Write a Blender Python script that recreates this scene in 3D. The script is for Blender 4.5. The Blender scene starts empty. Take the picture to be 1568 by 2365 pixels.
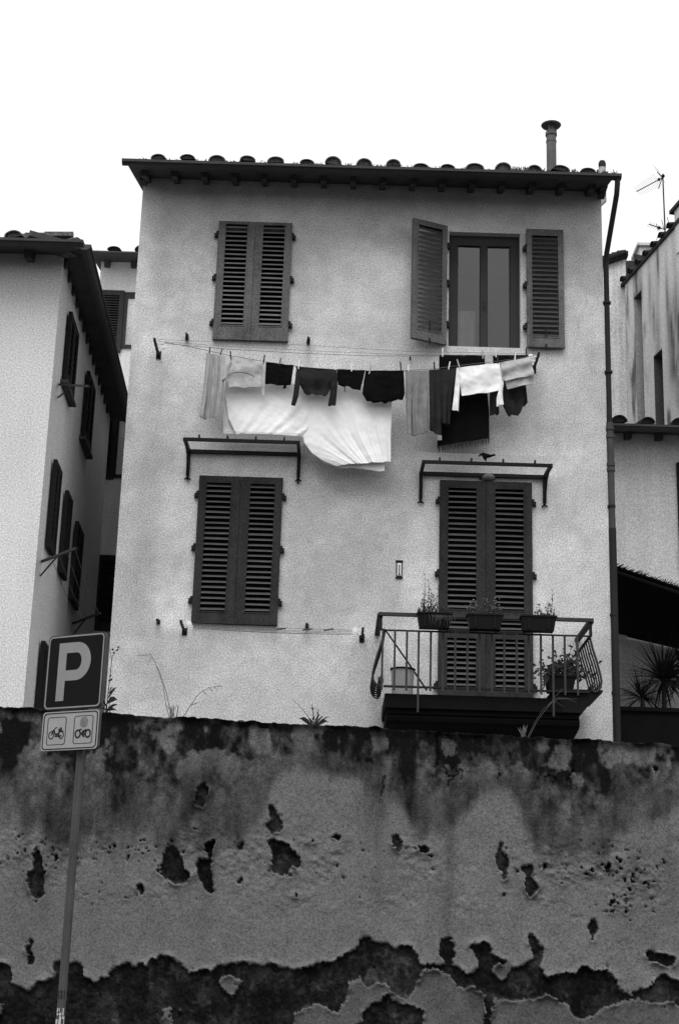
import bpy, math, random
import numpy as np
from mathutils import Vector, Matrix, noise as mnoise

random.seed(7)
scene = bpy.context.scene
COL = scene.collection
R = math.radians

# ------------------------------------------------------------------ camera
F_PX, PITCH, ROLL = 3600.0, R(16.87), R(1.74)     # in a 1568 x 2365 frame
CAM = Vector((0, -17.5, 1.6))
c_fwd = Vector((0, math.cos(PITCH), math.sin(PITCH)))
r0 = Vector((1, 0, 0)); u0 = Vector((0, -math.sin(PITCH), math.cos(PITCH)))
c_right = r0*math.cos(ROLL) + u0*math.sin(ROLL)
c_up = -r0*math.sin(ROLL) + u0*math.cos(ROLL)
cd = bpy.data.cameras.new('camera'); cam = bpy.data.objects.new('camera', cd); COL.objects.link(cam)
cd.sensor_fit = 'VERTICAL'; cd.sensor_height = 36; cd.sensor_width = 24
cd.lens = 36*F_PX/2365.0; cd.clip_end = 2000
m = Matrix.Identity(4)
for i in range(3):
    m[i][0] = c_right[i]; m[i][1] = c_up[i]; m[i][2] = -c_fwd[i]; m[i][3] = CAM[i]
cam.matrix_world = m
scene.camera = cam

# ------------------------------------------------------------------ overcast sky, soft sun, exposure
SUN_EL, SUN_AZ = 57.0, 8.0          # high, in front of the house, a little to the left
world = bpy.data.worlds.new('World'); scene.world = world; world.use_nodes = True
nt = world.node_tree; nt.nodes.clear()
sky = nt.nodes.new('ShaderNodeTexSky'); sky.sky_type = 'NISHITA'; sky.sun_disc = False
sky.sun_elevation = R(SUN_EL); sky.sun_rotation = R(180 + SUN_AZ)
sky.dust_density = 6; sky.air_density = 1.4; sky.ozone_density = 1
bw = nt.nodes.new('ShaderNodeRGBToBW')
mixn = nt.nodes.new('ShaderNodeMix'); mixn.data_type = 'FLOAT'
mixn.inputs[0].default_value = 0.72           # closed cloud cover over the clear sky
mixn.inputs[3].default_value = 12.0
bg = nt.nodes.new('ShaderNodeBackground'); bg.inputs[1].default_value = 0.09
wo = nt.nodes.new('ShaderNodeOutputWorld')
nt.links.new(sky.outputs[0], bw.inputs[0]); nt.links.new(bw.outputs[0], mixn.inputs[2])
nt.links.new(mixn.outputs[0], bg.inputs[0]); nt.links.new(bg.outputs[0], wo.inputs[0])
sd = bpy.data.lights.new('sun', 'SUN'); sd.energy = 1.5; sd.angle = R(48); sd.color = (1, 1, 1)
sun = bpy.data.objects.new('sun', sd); COL.objects.link(sun)
az = R(SUN_AZ); el = R(SUN_EL)
to_sun = Vector((-math.sin(az)*math.cos(el), -math.cos(az)*math.cos(el), math.sin(el)))
sun.rotation_euler = to_sun.to_track_quat('Z', 'Y').to_euler(); sun.location = (0, -10, 30)
vs = scene.view_settings
vs.view_transform = 'Standard'; vs.look = 'None'; vs.exposure = 0.35; vs.gamma = 1.0; vs.use_curve_mapping = False

# ------------------------------------------------------------------ helpers
def ray(px, py):
    return c_fwd + c_right*((px-784)/F_PX) - c_up*((py-1182.5)/F_PX)
def U(px, py, Y=0.0):                       # photo position -> point at depth Y
    d = ray(px, py); return CAM + d*((Y-CAM.y)/d.y)
def UP(px, py, p0, n):                      # photo position -> point on a plane
    d = ray(px, py); return CAM + d*((Vector(p0)-CAM).dot(n)/d.dot(n))
V = Vector

class MB:
    def __init__(s): s.v = []; s.f = []
    def add(s, vs, fs):
        b = len(s.v); s.v += [tuple(v) for v in vs]; s.f += [tuple(i+b for i in f) for f in fs]; return s
    def box(s, a, b, M=None):
        a, b = V(a), V(b)
        vs = [V((x, y, z)) for x in (a.x, b.x) for y in (a.y, b.y) for z in (a.z, b.z)]
        if M is not None: vs = [M @ v for v in vs]
        return s.add(vs, [(0,1,3,2),(4,6,7,5),(0,4,5,1),(2,3,7,6),(0,2,6,4),(1,5,7,3)])
    def beam(s, p, q, w, h, up=(0,0,1)):    # rectangular bar from p to q
        p, q = V(p), V(q); d = (q-p).normalized(); sd_ = d.cross(V(up))
        if sd_.length < 1e-4: sd_ = d.cross(V((0,1,0)))
        sd_.normalize(); u_ = sd_.cross(d)
        vs = [c + sd_*(i*w/2) + u_*(j*h/2) for c in (p, q) for i, j in ((-1,-1),(1,-1),(1,1),(-1,1))]
        return s.add(vs, [(3,2,1,0),(4,5,6,7),(0,1,5,4),(1,2,6,5),(2,3,7,6),(3,0,4,7)])
    def tube(s, pts, r, n=7, cap=True):
        pts = [V(p) for p in pts]; k = len(pts)
        rs = r if isinstance(r, (list, tuple)) else [r]*k
        ref = V((0.31, 0.9, 0.2)); vs = []
        for i, p in enumerate(pts):
            d = (pts[min(i+1, k-1)] - pts[max(i-1, 0)]).normalized()
            a = d.cross(ref)
            if a.length < .05: a = d.cross(V((1, 0, 0)))
            a.normalize(); b = d.cross(a)
            vs += [p + (a*math.cos(2*math.pi*j/n) + b*math.sin(2*math.pi*j/n))*rs[i] for j in range(n)]
        fs = [(i*n+j, i*n+(j+1) % n, (i+1)*n+(j+1) % n, (i+1)*n+j) for i in range(k-1) for j in range(n)]
        if cap: fs += [tuple(range(n-1, -1, -1)), tuple((k-1)*n+j for j in range(n))]
        return s.add(vs, fs)
    def lathe(s, c, prof, n=20):            # prof: (radius, z)
        c = V(c); vs = []; k = len(prof)
        for r_, z in prof: vs += [c + V((r_*math.cos(2*math.pi*j/n), r_*math.sin(2*math.pi*j/n), z)) for j in range(n)]
        fs = [(i*n+j, i*n+(j+1) % n, (i+1)*n+(j+1) % n, (i+1)*n+j) for i in range(k-1) for j in range(n)]
        fs += [tuple(range(n-1, -1, -1)), tuple((k-1)*n+j for j in range(n))]
        return s.add(vs, fs)
    def prism(s, poly, to3, d0, d1):        # polygon in 2D given thickness; to3(x, y, depth)
        k = len(poly)
        vs = [to3(x, y, d0) for x, y in poly] + [to3(x, y, d1) for x, y in poly]
        return s.add(vs, [tuple(range(k)), tuple(range(2*k-1, k-1, -1))] + [(i, i+k, (i+1) % k+k, (i+1) % k) for i in range(k)])
    def blade(s, pts, w, n=V((0, -1, 0))):  # leaf blade: folded strip tapering at both ends
        pts = [V(p) for p in pts]; k = len(pts); vs = []
        for i, p in enumerate(pts):
            d = (pts[min(i+1, k-1)] - pts[max(i-1, 0)]).normalized()
            a = d.cross(n)
            if a.length < .05: a = d.cross(V((1, 0, 0)))
            a.normalize(); t = i/(k-1); ww = w*(0.35+0.65*min(1, t*3.5)) * (1-t**2.2) + .0006
            b = d.cross(a)
            vs += [p-a*ww, p+b*ww*.35, p+a*ww]
        fs = []
        for i in range(k-1):
            o = i*3; fs += [(o, o+1, o+4, o+3), (o+1, o+2, o+5, o+4)]
        return s.add(vs, fs)
    def mesh(s, name, mat, origin=(0,0,0), smooth=0):
        o = V(origin); me = bpy.data.meshes.new(name)
        me.from_pydata([tuple(V(v)-o) for v in s.v], [], s.f)
        if mat: me.materials.append(mat)
        me.validate(); me.update()
        if smooth:
            me.shade_smooth(); me.set_sharp_from_angle(angle=R(smooth))
        return me

ORG = {}
def link(name, me, parent=None, mat4=None):
    o = bpy.data.objects.new(name, me); COL.objects.link(o)
    if parent is not None: o.parent = parent
    if mat4 is not None: o.matrix_local = mat4
    return o
def tag(o, label=None, cat=None, group=None, kind=None):
    if label: o['label'] = label
    if cat: o['category'] = cat
    if group: o['group'] = group
    if kind: o['kind'] = kind
    return o
def thing(name, label, cat, loc=(0,0,0), group=None):
    o = bpy.data.objects.new(name, None); COL.objects.link(o); o.location = loc
    o.empty_display_size = .2
    ORG[o] = V(loc); return tag(o, label, cat, group)
def part(name, mb, mat, parent, smooth=0, kind=None):     # mb in world coordinates
    org = ORG[parent]
    o = link(name, mb.mesh(name, mat, org, smooth), parent); ORG[o] = org
    return tag(o, kind=kind)
def solo(name, mb, mat, label, cat, loc, smooth=0, group=None, kind=None):   # a thing that is one mesh
    o = link(name, mb.mesh(name, mat, loc, smooth)); o.location = loc; ORG[o] = V(loc)
    return tag(o, label, cat, group, kind)

def gray(name, base, rough=.85, var=.2, scale=3.0, fine=.12, fscale=70.0, bump=.15, bscale=90.0, attr=False, streak=0.0, metal=0.0, spec=.12, bdist=.01):
    mt = bpy.data.materials.new(name); mt.use_nodes = True
    t = mt.node_tree; N = t.nodes; L = t.links; P = N['Principled BSDF']
    P.inputs['Roughness'].default_value = rough; P.inputs['Metallic'].default_value = metal
    P.inputs['Specular IOR Level'].default_value = spec
    geo = N.new('ShaderNodeNewGeometry')
    def noise(sc, det, vec=None):
        n = N.new('ShaderNodeTexNoise'); n.inputs['Scale'].default_value = sc; n.inputs['Detail'].default_value = det
        L.new(vec or geo.outputs['Position'], n.inputs['Vector']); return n.outputs['Fac']
    def math_(op, a, b, c=None):
        n = N.new('ShaderNodeMath'); n.operation = op
        for i, x in enumerate((a, b, c)):
            if x is None: continue
            if isinstance(x, (int, float)): n.inputs[i].default_value = x
            else: L.new(x, n.inputs[i])
        return n.outputs[0]
    s = math_('MULTIPLY_ADD', noise(scale, 5), 2*var*1.6, 1-var*1.6)
    s = math_('ADD', s, math_('MULTIPLY_ADD', noise(fscale, 2), 2*fine*1.6, -fine*1.6))
    if streak:
        mp = N.new('ShaderNodeMapping'); mp.inputs['Scale'].default_value = (9, 9, .7)
        L.new(geo.outputs['Position'], mp.inputs['Vector'])
        s = math_('ADD', s, math_('MULTIPLY_ADD', noise(1.0, 5, mp.outputs[0]), 2*streak*1.6, -streak*1.6))
    if attr:
        a = N.new('ShaderNodeAttribute'); a.attribute_name = 'tone'; b_ = a.outputs['Fac']
    else: b_ = base
    col = math_('MAXIMUM', math_('MULTIPLY', s, b_), .004)
    L.new(col, P.inputs['Base Color'])
    if bump:
        bn = N.new('ShaderNodeBump'); bn.inputs['Strength'].default_value = bump; bn.inputs['Distance'].default_value = bdist
        L.new(noise(bscale, 4), bn.inputs['Height']); L.new(bn.outputs[0], P.inputs['Normal'])
    return mt

M = {}
M['facade'] = gray('facade_plaster', .5, .95, .04, 1.2, .62, 62, .35, 60, attr=True, spec=.1)
M['plaster_pale'] = gray('pale_plaster', .60, .95, .08, .8, .5, 62, .3, 50, streak=.05, spec=.1)
M['plaster_old'] = gray('old_plaster', .58, .95, .22, 1.3, .55, 62, .4, 40, streak=.3, spec=.1)
M['plaster_grey'] = gray('grey_plaster', .60, .95, .14, 1.2, .55, 62, .3, 50, streak=.1, spec=.1)
M['plaster_gap'] = gray('pale_gap_plaster', .70, .95, .14, 1.2, .5, 62, .3, 50, streak=.12, spec=.1)
M['retain'] = gray('retaining_plaster', .17, .95, .16, 6, .5, 66, .5, 70, attr=True, spec=.0)
M['asphalt'] = gray('asphalt', .05, .9, .25, .6, .3, 60, .4, 120)
M['paving'] = gray('pavement_stone', .12, .9, .25, 1.5, .2, 60, .3, 80)
M['soil'] = gray('terrace_soil', .07, 1, .4, 2, .3, 40, .6, 30)
M['wood_hi'] = gray('weathered_shutter', .100, .75, .25, 5, .6, 62, .2, 120, streak=.4, spec=.15)
M['wood_lo'] = gray('dark_shutter', .030, .75, .25, 5, .6, 62, .2, 120, streak=.4, spec=.12)
M['slat_hi'] = gray('skylit_weathered_slat', .135, .5, .18, 4, .4, 60, .1, 120, spec=.4)  # paler than the leaf wood: skylight on the slats is in the colour
M['slat_lo'] = gray('skylit_dark_slat', .058, .45, .18, 4, .4, 60, .1, 120, spec=.45)  # skylight caught by the slats put into a colour paler than their frame
M['slat_shaded'] = gray('shaded_open_slat', .040, .55, .2, 4, .4, 60, .1, 120, spec=.3)  # darker slat copy: shade in the open leaves' gaps put into the colour
M['wood_blk'] = gray('black_shutter', .014, .8, .14, 4, .2, 55, .1, 120, spec=.1)
M['frame'] = gray('window_frame', .035, .65, .1, 4, .1, 55, .08, 120)
M['iron'] = gray('dark_iron', .010, .6, .25, 12, .15, 80, .15, 150, spec=.15)
M['iron_grey'] = gray('grey_iron', .030, .6, .25, 12, .15, 80, .15, 150, spec=.2)
M['gutter'] = gray('gutter_metal', .055, .6, .15, 5, .3, 60, .1, 90, spec=.15)
M['rafter'] = gray('eave_timber', .065, .95, .2, 5, .3, 60, .2, 60, spec=.05)
M['tile'] = gray('roof_tile', .12, .95, .6, 14, .8, 60, .6, 70)
M['tile_dark'] = gray('dark_roof_tile', .03, .95, .4, 9, .3, 60, .5, 70)
M['moss'] = gray('moss', .05, 1, .3, 9, .3, 60, 0)
M['pipe'] = gray('pipe_paint', .02, .7, .15, 4, .2, 60, .1, 90, spec=.12)
M['pipe_grey'] = gray('pipe_cast_iron', .055, .7, .2, 6, .15, 60, .2, 70)
M['flue'] = gray('flue_metal', .11, .6, .35, 8, .2, 50, .1, 80, streak=.2)
M['flue_pale'] = gray('flue_pale', .4, .6, .15, 8, .1, 50, .05, 80)
M['slab'] = gray('balcony_concrete', .005, .95, .3, 4, .2, 60, .4, 50)
M['white'] = gray('white_plastic', .75, .5, .05, 5, .05, 60, 0)
M['peg_dark'] = gray('dark_peg', .03, .5, .1, 5, .05, 60, 0)
M['cord'] = gray('line_cord', .12, .7, .1, 5, .05, 60, 0)
M['sheet'] = gray('white_cotton', .80, .95, .03, 3, .08, 75, .1, 200, spec=.1)
M['cl_pale'] = gray('pale_cotton', .36, .95, .18, 6, .2, 75, .2, 130, spec=.1)
M['cl_light'] = gray('light_grey_cotton', .40, .95, .12, 8, .22, 75, .2, 130, spec=.1)
M['cl_mid'] = gray('grey_cotton', .20, .95, .15, 6, .2, 75, .2, 130, spec=.1)
M['cl_dgrey'] = gray('charcoal_cotton', .018, .95, .2, 6, .2, 75, .2, 130, spec=.1)
M['cl_dark'] = gray('dark_cotton', .022, .95, .2, 6, .2, 75, .2, 130, spec=.1)
M['cl_black'] = gray('black_cotton', .005, 1, .2, 6, .2, 75, .2, 130, spec=.05)
M['cl_white'] = gray('bright_cotton', .78, .95, .06, 8, .12, 75, .2, 130, spec=.1)
M['sign_dark'] = gray('sign_face', .006, .6, .1, 5, .3, 90, 0, spec=.08)
M['sign_white'] = gray('sign_white', .21, .5, .08, 6, .16, 110, 0, spec=.25)
M['sign_panel'] = gray('sign_panel_white', .27, .5, .10, 9, .16, 110, 0, spec=.25)
M['sign_ink'] = gray('sign_ink', .015, .5, .1, 6, .1, 110, 0)
M['smudge'] = gray('spray_smudge', .15, .7, .3, 40, .3, 110, 0)
M['pole'] = gray('galvanised_pole', .065, .5, .25, 5, .2, 60, .1, 90, streak=.15)
M['sticker_w'] = gray('sticker_paper', .45, .8, .2, 20, .2, 110, 0)
M['sticker_k'] = gray('sticker_black', .02, .6, .2, 20, .2, 110, 0)
M['leaf'] = gray('leaf_green', .03, .7, .35, 12, .2, 70, 0)
M['leaf_pale'] = gray('dry_stem', .10, .8, .25, 12, .2, 70, 0)
M['stem'] = gray('weed_stem', .035, .8, .25, 12, .2, 70, 0)
M['petal'] = gray('pale_petals', .13, .7, .2, 12, .2, 70, 0)
M['pot'] = gray('planter_plastic', .007, .6, .15, 6, .15, 60, .1, 80)
M['pot_black'] = gray('black_planter', .006, .6, .2, 6, .15, 60, .1, 80)
M['bucket'] = gray('bucket_plastic', .30, .5, .08, 6, .1, 60, 0)
M['reed'] = gray('reed_mat', .006, 1, .4, 10, .3, 80, .3, 60)
M['lamp'] = gray('lamp_glass', .16, .35, .15, 12, .1, 60, 0)

def glass(name, tint, haze, ior=1.5, refl=None):
    mt = bpy.data.materials.new(name); mt.use_nodes = True; t = mt.node_tree; N = t.nodes; L = t.links
    N.remove(N['Principled BSDF'])
    tr = N.new('ShaderNodeBsdfTransparent'); tr.inputs[0].default_value = (tint,)*3 + (1,)
    df = N.new('ShaderNodeBsdfTranslucent'); df.inputs[0].default_value = (.5, .5, .5, 1)
    gl = N.new('ShaderNodeBsdfGlossy'); gl.inputs[0].default_value = (1, 1, 1, 1); gl.inputs[1].default_value = .03
    fr = N.new('ShaderNodeFresnel'); fr.inputs[0].default_value = ior
    m1 = N.new('ShaderNodeMixShader'); m1.inputs[0].default_value = haze
    m2 = N.new('ShaderNodeMixShader')
    L.new(tr.outputs[0], m1.inputs[1]); L.new(df.outputs[0], m1.inputs[2])
    (L.new(fr.outputs[0], m2.inputs[0]) if refl is None else setattr(m2.inputs[0], 'default_value', refl)); L.new(m1.outputs[0], m2.inputs[1]); L.new(gl.outputs[0], m2.inputs[2])
    L.new(m2.outputs[0], N['Material Output'].inputs[0]); return mt
M['glass'] = glass('window_glass', .8, .0, 1.55)
M['canopy_glass'] = glass('canopy_glass', .92, .10, 1.12, .05)

# ---- numpy noise
def vnoise(x, y, seed=0):
    xi = np.floor(x).astype(np.int64); yi = np.floor(y).astype(np.int64); fx = x-xi; fy = y-yi
    def h(a, b):
        n = (a*374761393 + b*668265263 + seed*1442695041) & 0x7fffffff
        n = ((n ^ (n >> 13))*1274126177) & 0x7fffffff
        return ((n ^ (n >> 16)) & 0xffff)/65535.0
    u = fx*fx*(3-2*fx); w = fy*fy*(3-2*fy)
    return (h(xi, yi)*(1-u)+h(xi+1, yi)*u)*(1-w) + (h(xi, yi+1)*(1-u)+h(xi+1, yi+1)*u)*w
def fbm(x, y, oct=4, seed=0):
    s = 0; a = .5; t = 0
    for i in range(oct):
        s = s + a*vnoise(x*2**i+17*i, y*2**i+31*i, seed+i); t += a; a *= .55
    return s/t
def sstep(a, b, x):
    t = np.clip((x-a)/(b-a), 0, 1); return t*t*(3-2*t)
def inpoly(x, y, poly):
    r = np.zeros(x.shape, bool); n = len(poly)
    for i in range(n):
        x0, y0 = poly[i]; x1, y1 = poly[(i+1) % n]
        if y0 == y1: continue
        c = ((y0 > y) != (y1 > y)) & (x < (x1-x0)*(y-y0)/(y1-y0)+x0); r ^= c
    return r
def set_tone(me, arr):
    a = me.attributes.new('tone', 'FLOAT', 'POINT'); a.data.foreach_set('value', np.ascontiguousarray(arr, dtype=np.float32))

# ------------------------------------------------------------------ the setting
WALL_Y = -4.0
def struct(name, mb, mat, loc=(0,0,0)):
    o = link(name, mb.mesh(name, mat, loc)); o.location = loc; return tag(o, kind='structure')
struct('street', MB().box((-300, -300, -.2), (300, 300, 0)), M['asphalt'])
struct('pavement', MB().box((-60, -5.9, .0), (60, WALL_Y+.05, .13)), M['paving'])
TERR = 2.9
struct('terrace', MB().box((-60, WALL_Y+.3, .01), (60, 60, TERR)), M['soil'])

# ------------------------------------------------------------------ shutters
def slat_mesh(length, mat, depth=.041, th=.010, tilt=43):
    Mx = Matrix.Rotation(R(tilt), 4, 'X')
    b = MB()
    prof = [(-depth/2, -th*.25), (-depth/2+.004, -th/2), (depth/2, -th/2), (depth/2, th/2), (-depth/2+.004, th/2), (-depth/2, th*.25)]
    vs = [Mx @ V((x, y, z)) for x in (-length/2, length/2) for y, z in prof]
    k = len(prof)
    b.add(vs, [tuple(range(k-1, -1, -1)), tuple(range(k, 2*k))] + [(i, (i+1) % k, (i+1) % k+k, i+k) for i in range(k)])
    return b.mesh('slat', mat)
SL = {}
def leaf(root, hinge, rotz, w, h, panels, side, mat, hinge_z=(), pitch=.066, sl=.086, sr=.100, t=.042, wob=0, latch=False, smat=None, sdepth=None, stilt=43):
    """Shutter leaf; local x from the hinge edge, front is local -y (side +1: leaf runs to +x, -1: to -x)."""
    b = MB(); s = side
    X = lambda a, c: (min(s*a, s*c), max(s*a, s*c))
    def bx(x0, x1, z0, z1, y0, y1):
        a, c = X(x0, x1); b.box((a, y0, z0), (c, y1, z1))
    bx(0, sl, 0, h, -t, 0); bx(w-sr, w, 0, h, -t, 0)
    zs = [0] + [z for p in panels for z in p] + [h]
    for i in range(0, len(zs), 2): bx(sl, w-sr, zs[i], zs[i+1], -t+.001, -.001)
    for z0, z1 in panels:                                   # inner moulding round each slatted panel
        g = .013
        bx(sl, sl+g, z0, z1, -t-.005, -.012); bx(w-sr-g, w-sr, z0, z1, -t-.005, -.012)
        bx(sl-.004, w-sr+.004, z0-g, z0, -t-.005, -.012); bx(sl-.004, w-sr+.004, z1, z1+g*.8, -t-.005, -.012)
    bx(-.002, w+.002, -.018, .004, -t-.006, .0)              # drip rail
    Mx = Matrix.Translation(V(hinge)-ORG[root]) @ Matrix.Rotation(rotz, 4, 'Z')
    o = link('shutter', b.mesh('shutter', mat), root, Mx)
    L_ = round(w-sl-sr-.02, 3); key = (L_, mat.name, sdepth)
    if key not in SL: SL[key] = slat_mesh(L_, smat or (M['slat_hi'] if mat is M['wood_hi'] else M['slat_lo']), **(dict(depth=sdepth, tilt=stilt) if sdepth else {}))
    cx = s*(sl + (w-sl-sr)/2)
    for z0, z1 in panels:
        n = max(1, int(round((z1-z0)/pitch)))
        for i in range(n):
            z = z0 + (i+.5)*(z1-z0)/n
            link('slat', SL[key], o, Matrix.Translation((cx, -t*.55, z + random.uniform(-.002, .002))) @ Matrix.Rotation(R(random.uniform(-5, 5)), 4, 'X') @ Matrix.Rotation(R(random.uniform(-.5, .5)), 4, 'Y'))
    for z in hinge_z:
        hb = MB().box((min(-s*.046, s*.004), -t-.004, z-.024), (max(-s*.046, s*.004), .012, z+.014))
        hb.box((min(-s*.026, s*.006), -t-.007, z+.0141), (max(-s*.026, s*.006), -t*.3, z+.046))
        hb.tube([(-s*.036, -t*.7, z-.045), (-s*.036, -t*.7, z+.022)], .012, 8)
        link('hinge', hb.mesh('hinge', M['iron']), o)
    if latch:
        lb = MB().box((s*(w*.5)-.006, -t-.02, .12), (s*(w*.5)+.006, -t-.008, .24))
        link('bolt', MB().tube([(s*w*.5, -t-.012, -.06), (s*w*.5, -t-.012, .02)], .010, 6).mesh('bolt', M['iron']), o)
        link('latch', lb.mesh('latch', M['iron']), o)
    return o

# ------------------------------------------------------------------ roof edge: boards, rafters, gutter, tiles
def tile_mesh(mat, r=.105, L=.46):
    b = MB(); n = 9; vs = []
    for y, rr in ((-.02, r), (L, r*.82)):
        for q in (0, .016):
            for i in range(n):
                a = math.pi*i/(n-1); vs.append(((rr-q)*math.cos(a), y, (rr-q)*math.sin(a)*1.02))
    fs = []
    for i in range(n-1):
        fs += [(i, i+1, 2*n+i+1, 2*n+i), (n+i+1, n+i, 3*n+i, 3*n+i+1), (i+1, i, n+i, n+i+1), (2*n+i, 2*n+i+1, 3*n+i+1, 3*n+i)]
    b.add(vs, fs)
    b.add([(x*.93, .012, z*.93) for x, y, z in vs[:n]], [tuple(range(n))])       # mortar plug in the mouth
    return b.mesh('roof_tile', mat, smooth=40)
TILES = {}
def eave(root, P0, P1, nrm, ov, slope, tiles, rafters, rows=4, back=4.0, gr=.062, tmat='tile', end0=.12, end1=.12, gut=True, rw=.075, rh=.10, parts_roof=None, tr=.105, tube_r=False):
    """P0,P1: wall head line (z = underside of boards at the wall)."""
    P0, P1, nrm = V(P0), V(P1), V(nrm).normalized(); a = (P1-P0).normalized(); Ln = (P1-P0).length
    def pt(s, o, dz=0): return P0 + a*s + nrm*o + V((0, 0, -slope*o + dz))
    rb = MB()
    def slab(s0, s1, o0, o1, d0, d1):
        vs = [pt(s, o, d) for s in (s0, s1) for o in (o0, o1) for d in (d0, d1)]
        rb.add(vs, [(0,1,3,2),(4,6,7,5),(0,4,5,1),(2,3,7,6),(0,2,6,4),(1,5,7,3)])
    slab(-end0, Ln+end1, -back, ov, 0, .035); slab(-end0+.02, Ln+end1-.02, -back, ov+.03, .036, .075)
    rf = parts_roof or part('roof', rb, M['rafter'], root)
    if parts_roof: part('eave_board', rb, M['rafter'], rf)
    for s in rafters:
        part('rafter', MB().beam(pt(s, -.15, -rh/2), pt(s, ov-.20, -rh/2), rw, rh), M['rafter'], rf)
    if gut:
        g = MB(); n = 10; e0, e1 = -end0-.06, Ln+end1+.10
        for i in range(n):
            a0 = math.pi*i/n; a1 = math.pi*(i+1)/n
            def q(s, an, rr): return pt(s, ov, 0) + nrm*(.055 + rr*-math.cos(an)) + V((0, 0, .035 - rr*math.sin(an)))
            vs = [q(s, an, rr) for s in (e0, e1) for an in (a0, a1) for rr in (gr, gr-.006)]
            g.add(vs, [(0,1,3,2),(4,6,7,5),(0,4,5,1),(2,3,7,6),(0,2,6,4),(1,5,7,3)])
        g.tube([pt(e0, ov+.055+gr, .035), pt(e1, ov+.055+gr, .035)], .010, 6)
        for e in (e0, e1):
            cp = [pt(e, ov, 0) + nrm*(.055 - gr*math.cos(math.pi*i/8)) + V((0, 0, .035-gr*math.sin(math.pi*i/8))) for i in range(9)]
            g.prism([(0, 0)]*0 or [(i, 0) for i in range(9)], lambda x, y, d, cp=cp: cp[int(x)] + a*d, -.003, .003)
        part('gutter', g, M['gutter'], root, 40)
    if tmat not in TILES: TILES[tmat] = tile_mesh(M[tmat], tr)
    ph = math.atan(slope); u = (-nrm*math.cos(ph) + V((0, 0, math.sin(ph)))).normalized(); xx = u.cross(V((0,0,1))).normalized(); ww = xx.cross(u)
    for s in tiles:
        for k in range(rows):
            p = pt(s + random.uniform(-.02, .02), ov+.075 + random.uniform(-.03, .02) - k*.36, .088 + random.uniform(-.012, .010)) + (V((0, 0, .0)))
            Mr = Matrix.Identity(4)
            for i in range(3): Mr[i][0] = xx[i]; Mr[i][1] = u[i]; Mr[i][2] = ww[i]
            sc = random.uniform(.82, 1.10); hz = random.uniform(.50, .88)
            Mr = Matrix.Translation(p-ORG[rf]) @ Mr @ Matrix.Rotation(R(random.uniform(-6, 6)), 4, 'Z') @ Matrix.Rotation(R(random.uniform(-8, 8)), 4, 'Y') @ Matrix.Rotation(R(1.5), 4, 'X') @ Matrix.Diagonal((sc, 1, sc*hz, 1))
            link('roof_tile', TILES[tmat], rf, Mr)
    return rf, pt

# ------------------------------------------------------------------ main house
HX0, HX1, HTOP = -2.575, 3.150, 11.20
house = thing('house', 'narrow pale plastered house with laundry across its front', 'house', (0, 0, TERR))
OPEN = [(-1.565, -.720, 9.075, 10.58), (1.255, 2.133, 9.053, 10.586), (-1.625, -.706, 5.565, 7.258), (1.20, 2.22, 4.605, 7.295)]
xs = sorted(set(np.round(np.concatenate([np.linspace(HX0, HX1, 220)] + [[o[0], o[1]] for o in OPEN]), 5)))
zs = sorted(set(np.round(np.concatenate([np.linspace(TERR, HTOP+.12, 320)] + [[o[2], o[3]] for o in OPEN]), 5)))
xs = np.array(xs); zs = np.array(zs); nx, nz = len(xs), len(zs)
GX, GZ = np.meshgrid(xs, zs)
tone = .505*(1 + .10*(fbm(GX*.9, GZ*.9, 4, 3)-.5)*2 + .15*(fbm(GX*3.0, GZ*2.6, 5, 9)-.5)*2 + .13*(fbm(GX*9, GZ*11, 4, 10)-.5)*2)
tone *= 1 - .06*sstep(.53, .56, fbm(GX*1.6+3, GZ*1.9, 5, 12)) + .07*sstep(.56, .585, fbm(GX*2.2+8, GZ*2.0, 5, 13))
def soft_rect(x0, x1, z0, z1, s=.18):
    wx = .10*(fbm(GX*4, GZ*4, 3, 40)-.5)*2; gx = GX+wx; gz = GZ+wx
    return sstep(x0-s, x0, gx)*(1-sstep(x1, x1+s, gx))*sstep(z0-s, z0, gz)*(1-sstep(z1, z1+s, gz))
for rct, k in (((-2.0, -1.66, 5.5, 7.1), .16), ((.85, 1.16, 5.6, 7.9), .16), ((2.28, 2.75, 5.6, 7.7), .10), ((-1.9, -.3, 7.3, 7.75), .10), ((-2.6, -2.45, 4, 11), .14),
               ((-2.4, -.2, 8.3, 9.0), .08), ((-2.5, .3, 4.4, 5.2), .06), ((.2, 1.0, 9.2, 10.4), .07), ((-.4, .6, 9.4, 10.2), .06),
               ((-.5, .8, 5.6, 7.2), -.10), ((2.3, 3.1, 8.0, 8.7), -.10), ((-2.4, -1.9, 5.8, 6.9), -.06), ((-.6, .45, 4.0, 4.9), -.05), ((2.5, 3.2, 5.2, 6.2), -.04)):
    tone *= 1 + k*soft_rect(*rct)
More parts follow.
